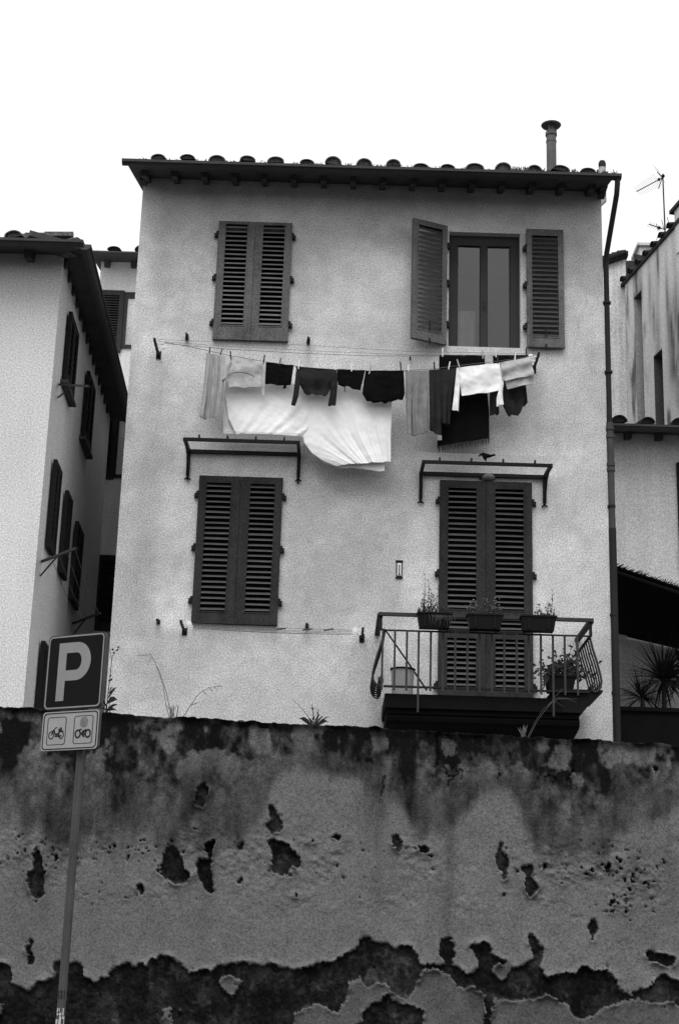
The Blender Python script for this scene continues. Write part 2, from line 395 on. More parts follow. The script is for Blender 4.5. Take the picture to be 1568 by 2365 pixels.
# rust and rain runs under fixings and a dirt wash from under the canopies
for px, py, ln, k in ((420, 1462, .35, .18), (845, 1478, .4, .25), (352, 808, .35, .15), (1248, 836, .3, .1), (432, 790, .25, .1), (884, 1620, .5, .15)):
    p = U(px, py); d = np.abs(GX-p.x + .02*(fbm(GX*0+GZ*6, GZ*5, 2, 77)-.5)); tone *= 1 - k*np.exp(-(d/.022)**2)*sstep(p.z-ln, p.z-.02, GZ)*(GZ < p.z)
tone *= 1 - .04*sstep(.50, .75, fbm(GX*6, GZ*1.1, 4, 21))
tone *= 1 - .05*sstep(.58, .62, fbm(GX*2.3+5, GZ*2.3, 5, 55))
for cx_, cz_, ang, ln_c, sd_c in ((-.3, 8.9, 1.2, .5, 1), (.75, 7.9, -1.0, .6, 2), (2.75, 7.1, 1.4, .8, 3), (-2.2, 8.2, 1.5, .7, 4), (-1.2, 5.0, .3, .5, 5), (.2, 5.1, 1.3, .6, 6), (2.9, 9.6, 1.35, .7, 7), (-2.0, 10.2, -1.2, .5, 8)):
    dx_ = GX-cx_; dz_ = GZ-cz_; al = dx_*math.cos(ang)+dz_*math.sin(ang); pe_ = -dx_*math.sin(ang)+dz_*math.cos(ang) + .12*(fbm(al*5+sd_c*3, al*0, 4, 300+sd_c)-.5)
    tone *= 1 - .16*np.exp(-(pe_/.008)**2)*sstep(ln_c, ln_c*.6, np.abs(al))
for px, py, ln, k, w_ in ((500, 790, .5, .10, .05), (655, 792, .6, .12, .04), (450, 1442, .5, .12, .04), (636, 1448, .55, .14, .05), (1020, 806, .0, .0, .05), (700, 1030, .7, .08, .06), (965, 1100, .7, .08, .05), (1285, 1100, .6, .08, .06), (560, 1450, .4, .07, .08), (712, 800, .35, .12, .02), (709, 1450, .3, .14, .02), (366, 1440, .3, .14, .02), (920, 1338, .4, .10, .03)):
    if not k: continue
    p = U(px, py); d = np.abs(GX-p.x + .05*(fbm(GX*0+GZ*4, GZ*3, 2, 78)-.5)); tone *= 1 - k*np.exp(-(d/w_)**2)*sstep(p.z-ln, p.z-.02, GZ)*(GZ < p.z)
tone = np.clip(tone, .1, .75)
me = bpy.data.meshes.new('wall')
vv = [(float(x), 0.0, float(z)-TERR) for z in zs for x in xs]; ff = []
for j in range(nz-1):
    zc = (zs[j]+zs[j+1])/2
    for i in range(nx-1):
        xc = (xs[i]+xs[i+1])/2
        if any(o[0] < xc < o[1] and o[2] < zc < o[3] for o in OPEN): continue
        ff.append((j*nx+i, j*nx+i+1, (j+1)*nx+i+1, (j+1)*nx+i))
tl = list(tone.ravel())
def addw(quads, t):
    for q in quads:
        b = len(vv); vv.extend([(x, y, z-TERR) for x, y, z in q]); tl.extend([t]*4); ff.append((b, b+1, b+2, b+3))
for x0, x1, z0, z1 in OPEN:
    D = .26
    addw([[(x0,0,z0),(x0,0,z1),(x0,D,z1),(x0,D,z0)], [(x1,0,z1),(x1,0,z0),(x1,D,z0),(x1,D,z1)], [(x0,0,z1),(x1,0,z1),(x1,D,z1),(x0,D,z1)], [(x1,0,z0),(x0,0,z0),(x0,D,z0),(x1,D,z0)]], .5)
HB = 6.5; zt = HTOP+.12; ztb = HTOP + .305*HB
addw([[(HX0,0,TERR),(HX0,0,zt),(HX0,HB,ztb),(HX0,HB,TERR)], [(HX1,0,zt),(HX1,0,TERR),(HX1,HB,TERR),(HX1,HB,ztb)], [(HX0,HB,TERR),(HX0,HB,ztb),(HX1,HB,ztb),(HX1,HB,TERR)]], .45)
me.from_pydata(vv, [], ff); me.materials.append(M['facade']); set_tone(me, np.array(tl)); me.update()
wall = link('wall', me, house); ORG[wall] = ORG[house]

# boards added to blacken the closed leaves' gaps, and the open window with its panes
def casement(x0, x1, z0, z1, Y, mat, panes=True, fr=.05, st=.06, mid=.075, top=.06, bot=.08):
    b = MB(); xm = (x0+x1)/2
    b.box((x0, Y, z0), (x0+fr+st, Y+.06, z1)); b.box((x1-fr-st, Y, z0), (x1, Y+.06, z1))
    b.box((xm-mid/2, Y-.008, z0+bot), (xm+mid/2, Y+.06, z1-top))
    b.box((x0+fr+st, Y+.001, z1-top), (x1-fr-st, Y+.06, z1)); b.box((x0+fr+st, Y+.001, z0), (x1-fr-st, Y+.06, z0+bot))
    g = .012
    for a, c in ((x0+fr+st, xm-mid/2), (xm+mid/2, x1-fr-st)):
        b.box((a, Y+.012, z0+bot), (a+g, Y+.05, z1-top)); b.box((c-g, Y+.012, z0+bot), (c, Y+.05, z1-top))
    b.tube([(xm, Y-.012, z0+.62), (xm, Y-.035, z0+.63), (xm+.01, Y-.035, z0+.53)], .008, 6)
    w = part('window', b, mat, house)
    for a, c in ((x0+fr+st+.004, xm-mid/2-.004), (xm+mid/2+.004, x1-fr-st-.004)):
        part('pane', MB().box((a, Y+.030, z0+bot), (c, Y+.036, z1-top)), M['glass'], w)
    return w
for i, o in enumerate(OPEN):
    if i == 1:
        w = casement(o[0], o[1], o[2], o[3], .10, M['frame'], top=.13, bot=.045)
    else:
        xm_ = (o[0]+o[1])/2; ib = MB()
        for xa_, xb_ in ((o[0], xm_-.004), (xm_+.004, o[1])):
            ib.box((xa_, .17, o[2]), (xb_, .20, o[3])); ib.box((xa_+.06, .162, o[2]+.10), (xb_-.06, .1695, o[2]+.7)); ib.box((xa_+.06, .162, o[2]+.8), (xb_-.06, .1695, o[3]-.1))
        part('gap_shade_board', ib, M['cl_black'], house)  # black board added so the gaps between closed slats read as deep shade
cur = MB()
cv = []
x0, x1, z0, z1 = 1.37, 1.60, 9.10, 9.62
for j in range(8):
    for i in range(16):
        cv.append((x0+(x1-x0)*i/15, .22+.012*math.sin(i*1.4), z0+(z1-z0)*j/7))
cur.add(cv, [(j*16+i, j*16+i+1, (j+1)*16+i+1, (j+1)*16+i) for j in range(7) for i in range(15)])
solo('curtain', cur, M['cl_pale'], 'pale half curtain behind the lower left pane of the open upstairs window', 'curtain', (1.48, .22, 9.1), 60)

# shutters of the house
def pair(x0, x1, z0, z1, panels, mat, hz, pitch, **k):
    wl = (x1-x0)/2 - .002; h = z1-z0
    leaf(house, (x0, -.012, z0), 0, wl, h, panels, 1, mat, hz, pitch, **k)
    leaf(house, (x1, -.012, z0), 0, wl, h, panels, -1, mat, hz, pitch, **k)
pair(-1.598, -.688, 9.045, 10.612, [(.175, 1.525)], M['wood_hi'], (.20, .80, 1.38), .0625, sl=.078, sr=.082)
pair(-1.657, -.674, 5.532, 7.290, [(.125, 1.672)], M['wood_lo'], (.25, .88, 1.52), .0655, sl=.078, sr=.098)
pair(1.170, 2.252, 4.630, 7.325, [(.235, .80), (.90, 1.02), (1.14, 2.60)], M['wood_lo'], (.25, 1.56, 2.44), .0655, sl=.088, sr=.095)
p_open = leaf(house, (1.212, -.03, 9.055), math.atan2(.19, .43), .47, 1.575, [(.12, 1.50)], -1, M['wood_hi'], (.25, .8, 1.3), .062, sl=.055, sr=.062, latch=True, smat=M['slat_shaded'], sdepth=.058, stilt=52)
leaf(house, (2.204, -.03, 9.062), 0, .455, 1.56, [(.12, 1.47)], 1, M['wood_hi'], (.25, .8, 1.3), .062, sl=.052, sr=.056, latch=True, smat=M['slat_shaded'], sdepth=.058, stilt=52)

# roof edge
tile_px = [362, 430, 502, 570, 637, 706, 772, 842, 905, 972, 1034, 1096, 1165, 1232, 1296, 1357]
OV = .62
tiles_s = [U(px, 372+(px-282)*.036, -OV-.1).x - HX0 for px in tile_px]
raf_s = [.06 + i*.366 for i in range(16)]
roof, ept = eave(house, (HX0, 0, HTOP), (HX1, 0, HTOP), (0, -1, 0), OV, .29, tiles_s, raf_s, rows=6, back=HB+.3, gr=.060, end0=.11, end1=.02, rw=.07, rh=.07)
# moss and weed tufts between the tiles at the eave
ms = MB()
for k in range(420):
    s = random.uniform(0, HX1-HX0+.1); s = s if random.random() > .35 else random.uniform(4.4, 5.7)
    b = ept(s, OV-random.uniform(-.02, .05), .085)
    h = random.uniform(.015, .05)*(1.6 if s > 4.4 else 1)
    ms.blade([b, b+V((random.uniform(-.01, .01), 0, h*.6)), b+V((random.uniform(-.025, .025), 0, h))], .007)
    if k % 3 == 0:
        r_ = random.uniform(.012, .028)
        ms.lathe(b-V((0, 0, .01)), [(r_, 0), (r_*.9, r_*.6), (r_*.3, r_)], 6)
part('moss', ms, M['moss'], roof, kind='stuff')
# stepped timber corbels at the two ends of the eave
for sx in (HX0-.03, HX1-.05):
    b = MB()
    for k in range(3):
        b.box((sx, -.16-.15*k, HTOP-.115+.02*k-.035*0+.0), (sx+.08, -.02+(-.15*k if k else 0)-.001*k, HTOP-.002-.045*k*.6))
    part('corbel', b, M['rafter'], roof)

# flue, vent and rain pipes (belong to the house)
fy = 1.0; c0 = U(1275, 392, fy); c1 = U(1272, 300, fy)
fl = MB(); fl.tube([(c1.x, fy, c0.z-.5), (c1.x, fy, c1.z-.02)], .066, 14); fl.tube([(c1.x, fy, c1.z-.09), (c1.x, fy, c1.z-.045)], .078, 14); fl.tube([(c1.x, fy, c1.z-.19), (c1.x, fy, c1.z-.17)], .072, 14)
fo = part('flue', fl, M['flue'], roof, 40)
cp = MB(); cp.lathe((c1.x, fy, c1.z), [(.045, -.02), (.045, .05), (.125, .055), (.135, .07), (.06, .105), (.01, .115)], 22)
for k in range(3):
    a_ = 2.1*k; cp.tube([(c1.x+.062*math.cos(a_), fy+.062*math.sin(a_), c1.z-.06), (c1.x+.075*math.cos(a_), fy+.075*math.sin(a_), c1.z+.06)], .008, 5)
part('flue_cap', cp, M['flue'], roof, 40)
vp = MB(); vx = U(1391, 440, .55).x; vz0 = U(1391, 470, .55).z; vz1 = U(1391, 378, .55).z
vp.tube([(HX1+.02, .55, vz0-.12), (HX1+.04, .55, vz0-.04), (vx, .55, vz0+.03), (vx, .55, vz1)], .045, 12)
part('vent_pipe', vp, M['flue_pale'], house, 50)
part('vent_cap', MB().lathe((vx, .55, vz1), [(.047, -.06), (.05, 0), (.035, .035), (.01, .045)], 12), M['pipe'], house, 40)
dp = MB(); g0 = U(1425, 424, -OV-.06); dx = HX1+.040
zb = U(1397, 606, 0).z
dp.tube([g0+V((0, 0, .12)), g0, g0+V((-.01, .02, -.14)), (dx+.005, -.03, zb+.10), (dx, 0.0, zb-.06), (dx, 0.0, U(1405, 990, 0).z)], .033, 12)
part('downpipe', dp, M['pipe'], house, 50)
dq = MB(); z1 = U(1408, 995, 0).z; z2 = U(1408, 1230, 0).z
dq.tube([(dx+.004, 0, z1+.1), (dx+.004, 0, z2)], 0.040, 12)
for py in (990, 1008, 1073, 1085): 
    z = U(1408, py, 0).z; dq.tube([(dx+.004, 0, z-.022), (dx+.004, 0, z+.022)], .050, 12)
part('downpipe_joint', dq, M['pipe_grey'], house, 50)
part('downpipe_shoe', MB().tube([(dx+.006, 0, z2+.05), (dx+.006, 0, TERR)], .044, 12), M['pipe'], house, 50)
for py in (700, 860, 1170, 1420, 1600):
    z = U(1405, py, 0).z
    part('pipe_clip', MB().tube([(dx, 0, z-.014), (dx, 0, z+.014)], .05, 10).box((HX1-.005, .03, z-.012), (dx, .06, z+.012)), M['pipe'], house, 40)

# glass canopies over window and door
def canopy(lab, forkL, forkR, rearL, rearR, frontL, frontR, edgeL, edgeR, gl0, gl1):
    c = MB(); Yr, Yf, Ye = -.035, -.58, -.80
    rl, rr_ = U(*rearL, Yr), U(*rearR, Yr); fl_, fr_ = U(*frontL, Yf), U(*frontR, Yf)
    zr = (rl.z+rr_.z)/2; zf = (fl_.z+fr_.z)/2
    xl, xr = (rl.x+fl_.x)/2, (rr_.x+fr_.x)/2
    g = MB(); ze = zf - (zr-zf)*(.22/.545)
    x0 = U(*edgeL, Ye).x; x1 = U(*edgeR, Ye).x
    g.add([(x0+gl0, Yr+.02, zr+.045), (x1+gl1, Yr+.02, zr+.045), (x1+gl1, Ye, ze+.045), (x0+gl0, Ye, ze+.045)] + [(x0+gl0, Yr+.02, zr+.055), (x1+gl1, Yr+.02, zr+.055), (x1+gl1, Ye, ze+.055), (x0+gl0, Ye, ze+.055)],
          [(0,1,2,3),(7,6,5,4),(0,4,5,1),(1,5,6,2),(2,6,7,3),(3,7,4,0)])
    c.beam((xl-.02, Yr, zr), (xr+.02, Yr, zr), .04, .042); c.beam((xl-.02, Yf, zf), (xr+.02, Yf, zf), .032, .036)
    cn = part('canopy', c, M['iron'], house)
    for x, fork in ((xl, forkL), (xr, forkR)):
        b = MB(); zk = U(*fork, -.02).z
        b.beam((x, Yf+.01, zf), (x, Yr, zr), .036, .042); b.beam((x, Yr-.005, zr), (x, -.028, zk+.05), .042, .03, up=(0, 1, 0))
        b.tube([(x, -.45, zf+(zr-zf)*.25-.01), (x, -.22, zr-.10), (x, -.06, zr-.28), (x, -.03, zr-.36)], .012, 6)
        for s in (-1, 1): b.tube([(x, -.03, zk+.06), (x+s*.008, -.03, zk+.025), (x+s*.034, -.03, zk)], .010, 5)
        part('bracket', b, M['iron'], cn)
    part('glass_panel', g, M['canopy_glass'], cn)
    for k in range(4):
        x = xl + (xr-xl)*(k+.5)/4; part('clip', MB().box((x-.010, Yf-.018, zf+.017), (x+.010, Yf+.018, zf+.060)), M['iron'], cn)
    return cn
canopy('', (434, 1108), (682, 1112), (437, 1040), (684, 1052), (428, 1013), (696, 1024), (412, 1000), (702, 1007), 0, 0)
canopy('', (975, 1163), (1258, 1172), (975, 1092), (1258, 1104), (975, 1066), (1270, 1076), (962, 1051), (1292, 1063), 0, 0)
lp = U(1128, 1101, -.06)
lm = MB(); ring = [(.012, -.0), (.07, .004), (.11, .03), (.12, .055)]
n = 18; vs_ = []
for rr_, y in ((1.0, 0), (1.0, -.02), (.9, -.045), (.62, -.075), (.2, -.088)):
    vs_ += [(lp.x+.085*rr_*math.cos(2*math.pi*i/n), -.003+y, lp.z+.052*rr_*math.sin(2*math.pi*i/n)) for i in range(n)]
lm.add(vs_, [(k*n+i, k*n+(i+1) % n, (k+1)*n+(i+1) % n, (k+1)*n+i) for k in range(4) for i in range(n)] + [tuple(4*n+i for i in range(n))])
lamp = thing('wall_lamp', 'small oval bulkhead lamp just above the balcony door, under the canopy', 'lamp', tuple(lp))
part('lamp_glass', lm, M['lamp'], lamp, 50)
cg = MB()
for s in (-.045, 0, .045): cg.tube([(lp.x+s, -.01, lp.z-.05), (lp.x+s, -.085 if s == 0 else -.07, lp.z), (lp.x+s, -.01, lp.z+.05)], .005, 5)
cg.tube([(lp.x-.09, -.01, lp.z), (lp.x, -.092, lp.z), (lp.x+.09, -.01, lp.z)], .005, 5); cg.box((lp.x-.108, -.04, lp.z-.02), (lp.x-.085, 0, lp.z+.02))
part('cage', cg, M['iron'], lamp)
rp = U(1116, 1058, -.80)
rg = MB()
pts = [(-.075, 0, .03), (-.05, -.005, .05), (-.03, -.01, .052), (-.01, -.02, .035), (.03, -.02, .03), (.06, -.01, .035), (.10, 0, .052), (.115, .0, .05)]
rg.tube([rp+V(p)+V((.02, 0, -.01)) for p in pts], [.006, .012, .022, .028, .024, .014, .012, .006], 8)
rg.tube([rp+V((.0, -.01, .04)), rp+V((.015, -.03, 0)), rp+V((.025, -.035, -.045))], [.022, .026, .006], 8)
solo('rag', rg, M['cl_black'], 'small black rag lying over the front bar of the door canopy', 'rag', tuple(rp), 60)

# balcony
bal = MB()
BX0, BX1, BY = .545, 2.66, -.95
bal.box((BX0, BY, 4.455), (BX1, 0, 4.605)); bal.box((BX0+.03, BY+.05, 4.40), (BX1-.03, 0, 4.457)); 
balc = part('balcony', bal, M['slab'], house)
for x in (BX0+.02,):
    cpoly = [(0, 4.402), (-.86, 4.402), (-.89, 4.37), (-.87, 4.33), (-.80, 4.30), (-.60, 4.275), (-.42, 4.25), (-.30, 4.20), (-.22, 4.12), (-.18, 4.02), (0, 4.0)]
    part('moulding', MB().prism(cpoly, lambda a_, b_, d, x=x: V((x+d, a_, b_)), 0, BX1-BX0-.04), M['slab'], balc)
RZ, SZ = 5.462, 5.285
RX0, RX1 = .455, 2.785
b = MB(); b.beam((RX0, -1.0, RZ), (RX1, -1.0, RZ), .05, .035); part('top_rail', b, M['iron_grey'], balc)
for x in (RX0+.02, RX1-.02): part('top_rail', MB().beam((x, -.97, RZ-.001), (x, .02, RZ-.001), .06, .035), M['iron'], balc)
MX0, MX1 = .525, 2.745
part('middle_rail', MB().beam((MX0-.02, -1.0, SZ), (MX1+.02, -1.0, SZ), .03, .014), M['iron'], balc)
for x in (MX0, MX1): part('middle_rail', MB().beam((x, -.98, SZ-.001), (x, .02, SZ-.001), .03, .014), M['iron'], balc)
part('bottom_rail', MB().beam((MX0, -1.0, 4.672), (MX1-.02, -1.0, 4.672), .03, .02), M['iron'], balc)
bx_px = [137, 210, 282, 352, 424, 497, 570, 643, 715, 788, 862, 936, 1007, 1080, 1152, 1222, 1297]
for i, q in enumerate(bx_px):
    pxx = q*.38556+831.3; x = U(pxx, 1450+(pxx-890)*.026, -1.0).x
    lo = 4.40 if i in (3, 14) else 4.632
    part('baluster', MB().beam((x, -1.012, SZ), (x, -1.012, lo), .022, .022, up=(0, 1, 0)), M['iron_grey'], balc)
for x in (RX0+.03, RX1-.03):
    part('post', MB().beam((x, -.98, RZ-.02), (x, -.98, SZ), .03, .03, up=(0, 1, 0)), M['iron'], balc)
prof = [(0, 5.28), (.03, 5.15), (.075, 5.0), (.105, 4.88), (.118, 4.80), (.108, 4.735), (.075, 4.69), (.035, 4.68), (.012, 4.71), (.008, 4.75), (.03, 4.775), (.05, 4.76), (.045, 4.735)]
for s, x0 in ((-1, MX0), (1, MX1)):
    for k in range(7):
        y = -.98+.13*k; pts = [V((x0+s*d, y, z)) for d, z in prof]
        part('belly_bar', MB().tube(pts, .0125 if k == 0 else .009, 6), M['iron_grey'] if k == 0 else M['iron'], balc, 60)
    part('scroll_rail', MB().beam((x0+s*.03, -.99, 4.74), (x0+s*.03, 0, 4.74), .02, .02), M['iron'], balc)

# things on the balcony
def DZ(zx, zy): return zx*.38556+831.3, zy*.38556+1020.2       # positions read off an enlargement
def sprig(mb, base, top, n=6, w=.010, l=.04, bend=0, r=.0025):
    base, top = V(base), V(top); mid = (base+top)/2 + V((bend, random.uniform(-.02, .02), 0))
    P = lambda t: base*(1-t)**2 + mid*2*t*(1-t) + top*t*t
    mb.tube([P(k/6) for k in range(7)], [r*(1.3-k*.14) for k in range(7)], 5)
    for k in range(n):
        t = random.uniform(.15, 1); p = P(t); a_ = random.uniform(0, 6.28)
        d = V((math.cos(a_), math.sin(a_)*.7, random.uniform(.2, 1))).normalized()*l*random.uniform(.5, 1.2)
        mb.blade([p, p+d*.5+V((0, 0, .004)), p+d], w*random.uniform(.6, 1.2))
    return P
fb = [((342, 1050), (545, 1122), 'black flower box at the left of the balcony rail, with tall wispy dry plants'),
      ((640, 1042), (850, 1120), 'grey flower box in the middle of the balcony rail, with pale flowers'),
      ((960, 1057), (1168, 1132), 'grey flower box at the right of the balcony rail, with thin sparse stems')]
for k, (a_, c_, lab) in enumerate(fb):
    p = U(*DZ(*a_), -1.09); q = U(*DZ(c_[0], a_[1]), -1.09); x0, x1 = p.x, q.x; z1 = SZ+.17; z0 = SZ+.012
    t = thing('flower_box', lab, 'flower box', ((x0+x1)/2, -1.09, z0), 'flower boxes on the balcony rail')
    b = MB(); ins = .025
    lo = [(x0+ins, -1.16, z0), (x1-ins, -1.16, z0), (x1-ins, -1.03, z0), (x0+ins, -1.03, z0)]; hi = [(x0, -1.185, z1), (x1, -1.185, z1), (x1, -1.03, z1), (x0, -1.03, z1)]
    b.add(lo+hi, [(3,2,1,0),(0,1,5,4),(1,2,6,5),(2,3,7,6),(3,0,4,7)])
    b.box((x0-.008, -1.195, z1-.012), (x1+.008, -1.178, z1+.004)); b.box((x0-.008, -1.178, z1-.012), (x0+.006, -1.03, z1+.004)); b.box((x1-.006, -1.178, z1-.012), (x1+.008, -1.03, z1+.004)); b.box((x0+.006, -1.04, z1-.012), (x1-.006, -1.026, z1+.004))
    for f in (.22, .78): b.box((x0+(x1-x0)*f-.008, -1.182, z0+.01), (x0+(x1-x0)*f+.008, -1.160, z1-.01), None)
    part('trough', b, M['pot_black'] if k == 0 else M['pot'], t)
    part('soil', MB().box((x0+.006, -1.176, z1-.04), (x1-.006, -1.042, z1-.022)), M['soil'], t)
    pl = MB(); zb_ = z1-.02
    if k == 0:
        for j in range(46):
            x = random.uniform(x0+.02, x1-.02); y = random.uniform(-1.15, -1.05); fx = (x-x0)/(x1-x0)
            h = random.choice((.08, .1, .14, .2, .24, .34))*(1 if fx < .6 else .45)*random.uniform(.7, 1.1)
            sprig(pl, (x, y, zb_), (x+random.uniform(-.05, .05), y, zb_+h), 9, .006, .026, random.uniform(-.02, .02), .0022)
        for x, h in ((x0+.06, .46), (x0+.10, .40), (x1-.16, .33)):
            sprig(pl, (x, -1.1, zb_), (x+.02, -1.1, zb_+h), 16, .006, .024, .015, .0026)
        for j in range(26):
            x = random.uniform(x0+.1, x1+.02); z = zb_
            pl.blade([(x, -1.18, z), (x+.01, -1.205, z-.03), (x+random.uniform(-.03, .03), -1.21, z-random.uniform(.07, .15))], .006)
        solo('wispy_plant', pl, M['stem'], 'tall wispy dry plants growing in the left flower box', 'plant', ((x0+x1)/2, -1.1, zb_))
    elif k == 1:
        fl = MB()
        for fx, h in ((.08, .13), (.12, .18), (.2, .15), (.42, .17), (.36, .12), (.5, .19), (.8, .2), (.86, .14), (.74, .12), (.9, .1), (.3, .08), (.65, .07)):
            x = x0+(x1-x0)*fx; P = sprig(pl, (x, -1.1, zb_), (x+random.uniform(-.03, .03), -1.1, zb_+h), 8, .009, .035)
            for j in range(6):
                c = P(1)+V((random.uniform(-.035, .035), random.uniform(-.03, .03), random.uniform(-.04, .02))); r_ = random.uniform(.007, .013)
                fl.lathe(c, [(r_*.3, -r_*.7), (r_, 0), (r_*.5, r_*.7)], 6)
        t2 = thing('flower_plant', 'pale flowering plants growing in the middle flower box', 'plant', ((x0+x1)/2, -1.1, zb_))
        part('stems', pl, M['leaf'], t2); part('blossom', fl, M['petal'], t2, kind='stuff')
    else:
        for j in range(24):
            x = x0+(x1-x0)*random.uniform(.45, .97); h = random.choice((.05, .07, .09, .15))*random.uniform(.7, 1.2)
            sprig(pl, (x, -1.1, zb_), (x+random.uniform(-.04, .04), -1.1, zb_+h), 7, .007, .026)
        for fx, h in ((.86, .34), (.72, .2), (.8, .17)):
            x = x0+(x1-x0)*fx; sprig(pl, (x, -1.1, zb_), (x+.02, -1.1, zb_+h), 9, .007, .026, .02)
        solo('thin_plant', pl, M['stem'], 'thin sparse stems growing in the right flower box', 'plant', ((x0+x1)/2, -1.1, zb_))
p = U(*DZ(180, 1357), -.45); q = U(*DZ(330, 1357), -.45); xc = (p.x+q.x)/2; rb_ = (q.x-p.x)/2
t = thing('bucket', 'pale plastic bucket standing on the balcony floor behind the railing', 'bucket', (xc, -.45, 4.606))
part('body', MB().lathe((xc, -.45, 4.606), [(rb_*.80, 0), (rb_*.93, p.z-4.62), (rb_*.88, p.z-4.62), (rb_*.76, .02)], 24), M['bucket'], t, 40)
rm = MB(); rm.tube([(xc+rb_*.97*math.cos(a_), -.45+rb_*.97*math.sin(a_), p.z-.012) for a_ in np.linspace(0, 2*math.pi, 25)], .010, 6)
part('rim', rm, M['pot'], t, 60)
pa = U(*DZ(150, 1125), -.62); pb = U(*DZ(400, 1490), -.30)
solo('broom_stick', MB().tube([pa+V((-.10, 0, .02)), pa, (pa+pb)/2+V((0, 0, .006)), pb], [.008, .009, .010, .010], 7), M['iron'], 'thin dark stick leaning slantwise behind the balcony railing beside the bucket', 'stick', tuple(pb), 60)
# planters crowding the right end
def planter(lab, x0, x1, y0, y1, z0, z1, tp, mat, grp=None):
    t = thing('planter', lab, 'planter', ((x0+x1)/2, (y0+y1)/2, z0), grp); b = MB(); w = .006
    lo = [(x0+tp*.5, y0+.02, z0), (x1-tp, y0+.02, z0), (x1-tp, y1, z0), (x0+tp*.5, y1, z0)]; hi = [(x0, y0, z1), (x1, y0, z1), (x1, y1, z1), (x0, y1, z1)]
    b.add(lo+hi, [(3,2,1,0),(0,1,5,4),(1,2,6,5),(2,3,7,6),(3,0,4,7)])
    part('trough', b, mat, t)
    rm_ = MB(); g = .014
    rm_.box((x0-g, y0-g, z1-.02), (x1+g, y0+.004, z1+.005)); rm_.box((x0-g, y1-.004, z1-.02), (x1+g, y1+g, z1+.005)); rm_.box((x0-g, y0+.004, z1-.02), (x0+.004, y1-.004, z1+.005)); rm_.box((x1-.004, y0+.004, z1-.02), (x1+g, y1-.004, z1+.005))
    part('rim', rm_, mat, t); part('soil', MB().box((x0+.01, y0+.01, z1-.03), (x1-.01, y1-.01, z1-.02)), M['soil'], t)
    return t
planter('long black planter wedged into the right end of the balcony railing', 2.36, 2.86, -.97, -.10, 4.46, 4.70, .20, M['pot_black'])
planter('square dark planter standing at the right front corner of the balcony', 2.30, 2.60, -.93, -.66, 4.705, 4.87, .03, M['pot_black'])
pl = MB()
for j in range(420):
    c = V((random.gauss(2.50, .13), random.uniform(-.95, -.55), 4.86+abs(random.gauss(0, .10)))); a_ = random.uniform(0, 6.28)
    d = V((math.cos(a_), math.sin(a_)*.6, random.uniform(-.4, 1))).normalized()*random.uniform(.03, .07)
    pl.blade([c, c+d*.5+V((0, 0, .01)), c+d], random.uniform(.008, .02))
for j in range(16): sprig(pl, (random.uniform(2.36, 2.58), -.8, 4.86), (random.uniform(2.34, 2.66), -.8, random.uniform(4.98, 5.2)), 12, .010, .04)
for j in range(6): pl.blade([(2.31, -.95, 4.83), (2.26, -.97, 4.86-.02*j), (2.20+.02*random.random(), -.98, 4.88-.045*j)], .012)
bp_ = thing('bushy_plant', 'bushy dark plant growing in the planter at the right end of the balcony', 'plant', (2.47, -.8, 4.87)); part('leaves', pl, M['leaf'], bp_, kind='stuff')
tp0, tp1 = U(*DZ(217, 712), -.012), U(*DZ(252, 817), -.012); tx0, tx1, tz0, tz1 = tp0.x, tp1.x, tp1.z, tp0.z
th = thing('thermometer', 'narrow framed wall thermometer on the plaster left of the balcony door', 'thermometer', ((tx0+tx1)/2, 0, tz0))
part('backing', MB().box((tx0, -.012, tz0), (tx1, .001, tz1)), M['peg_dark'], th)
part('scale', MB().box((tx0+.014, -.018, tz0+.03), (tx1-.014, -.0125, tz1-.03)), M['white'], th)
part('tube', MB().tube([((tx0+tx1)/2, -.021, tz0+.04), ((tx0+tx1)/2, -.021, tz1-.05)], .006, 6).lathe(((tx0+tx1)/2, -.021, tz0+.045), [(.004, -.012), (.011, 0), (.004, .012)], 8), M['iron'], th)
part('frame', MB().box((tx0-.006, -.022, tz1-.014), (tx1+.006, 0, tz1+.004)).box((tx0-.006, -.022, tz0-.004), (tx1+.006, 0, tz0+.014)), M['iron'], th)

# ------------------------------------------------------------------ clothes lines
def bracket(lab, foot, tip, Yt, pulleys, side):
    f = U(*foot, 0); e = U(*tip, Yt); f.y = .0; f.z = e.z; f.x = e.x
    t = thing('line_bracket', lab, 'bracket', tuple(f), 'clothes line brackets')
    part('arm', MB().beam(f, e, .026, .034), M['iron'], t)
    part('wall_plate', MB().box(f+V((-.03, -.012, -.05)), f+V((.03, .002, .05))), M['iron'], t)
    for k in pulleys:
        c = f.lerp(e, k) + V((side*.085, 0, .0))
        pu = MB(); n_ = 12
        for rr_, w_ in ((.024, .010),):
            pu.tube([c+V((0, -w_, 0)), c+V((0, -w_*.4, 0)), c+V((0, w_*.4, 0)), c+V((0, w_, 0))], [.030, .021, .021, .030], n_)
        pu.box(c+V((min(-side*.08, 0), -.004, -.007)), c+V((max(-side*.08, 0), .004, .007)))
        part('pulley', pu, M['white'], t, 40)
    return f, e
TL = bracket('dark bracket with white pulley holding the left end of the upper clothes line', (352, 806), (357, 783), -.5, (.55, .8), 1)
TR = bracket('dark bracket with white pulleys holding the right end of the upper clothes line', (1250, 838), (1244, 816), -.5, (.55, .8), -1)
BLk = bracket('dark bracket with white pulleys left of the lower left shutters, holding the empty line', (421, 1458), (418, 1435), -.5, (.4, .62, .84), 1)
BRk = bracket('dark bracket with white pulleys beside the balcony, holding the empty line', (845, 1476), (838, 1452), -.5, (.4, .62, .84), -1)
YF, YB = -.43, -.27
front_px = [(368, 789), (440, 802), (485, 812), (530, 822), (610, 836), (700, 849), (780, 855), (860, 858), (935, 857), (1000, 853), (1060, 845), (1150, 835), (1232, 823)]
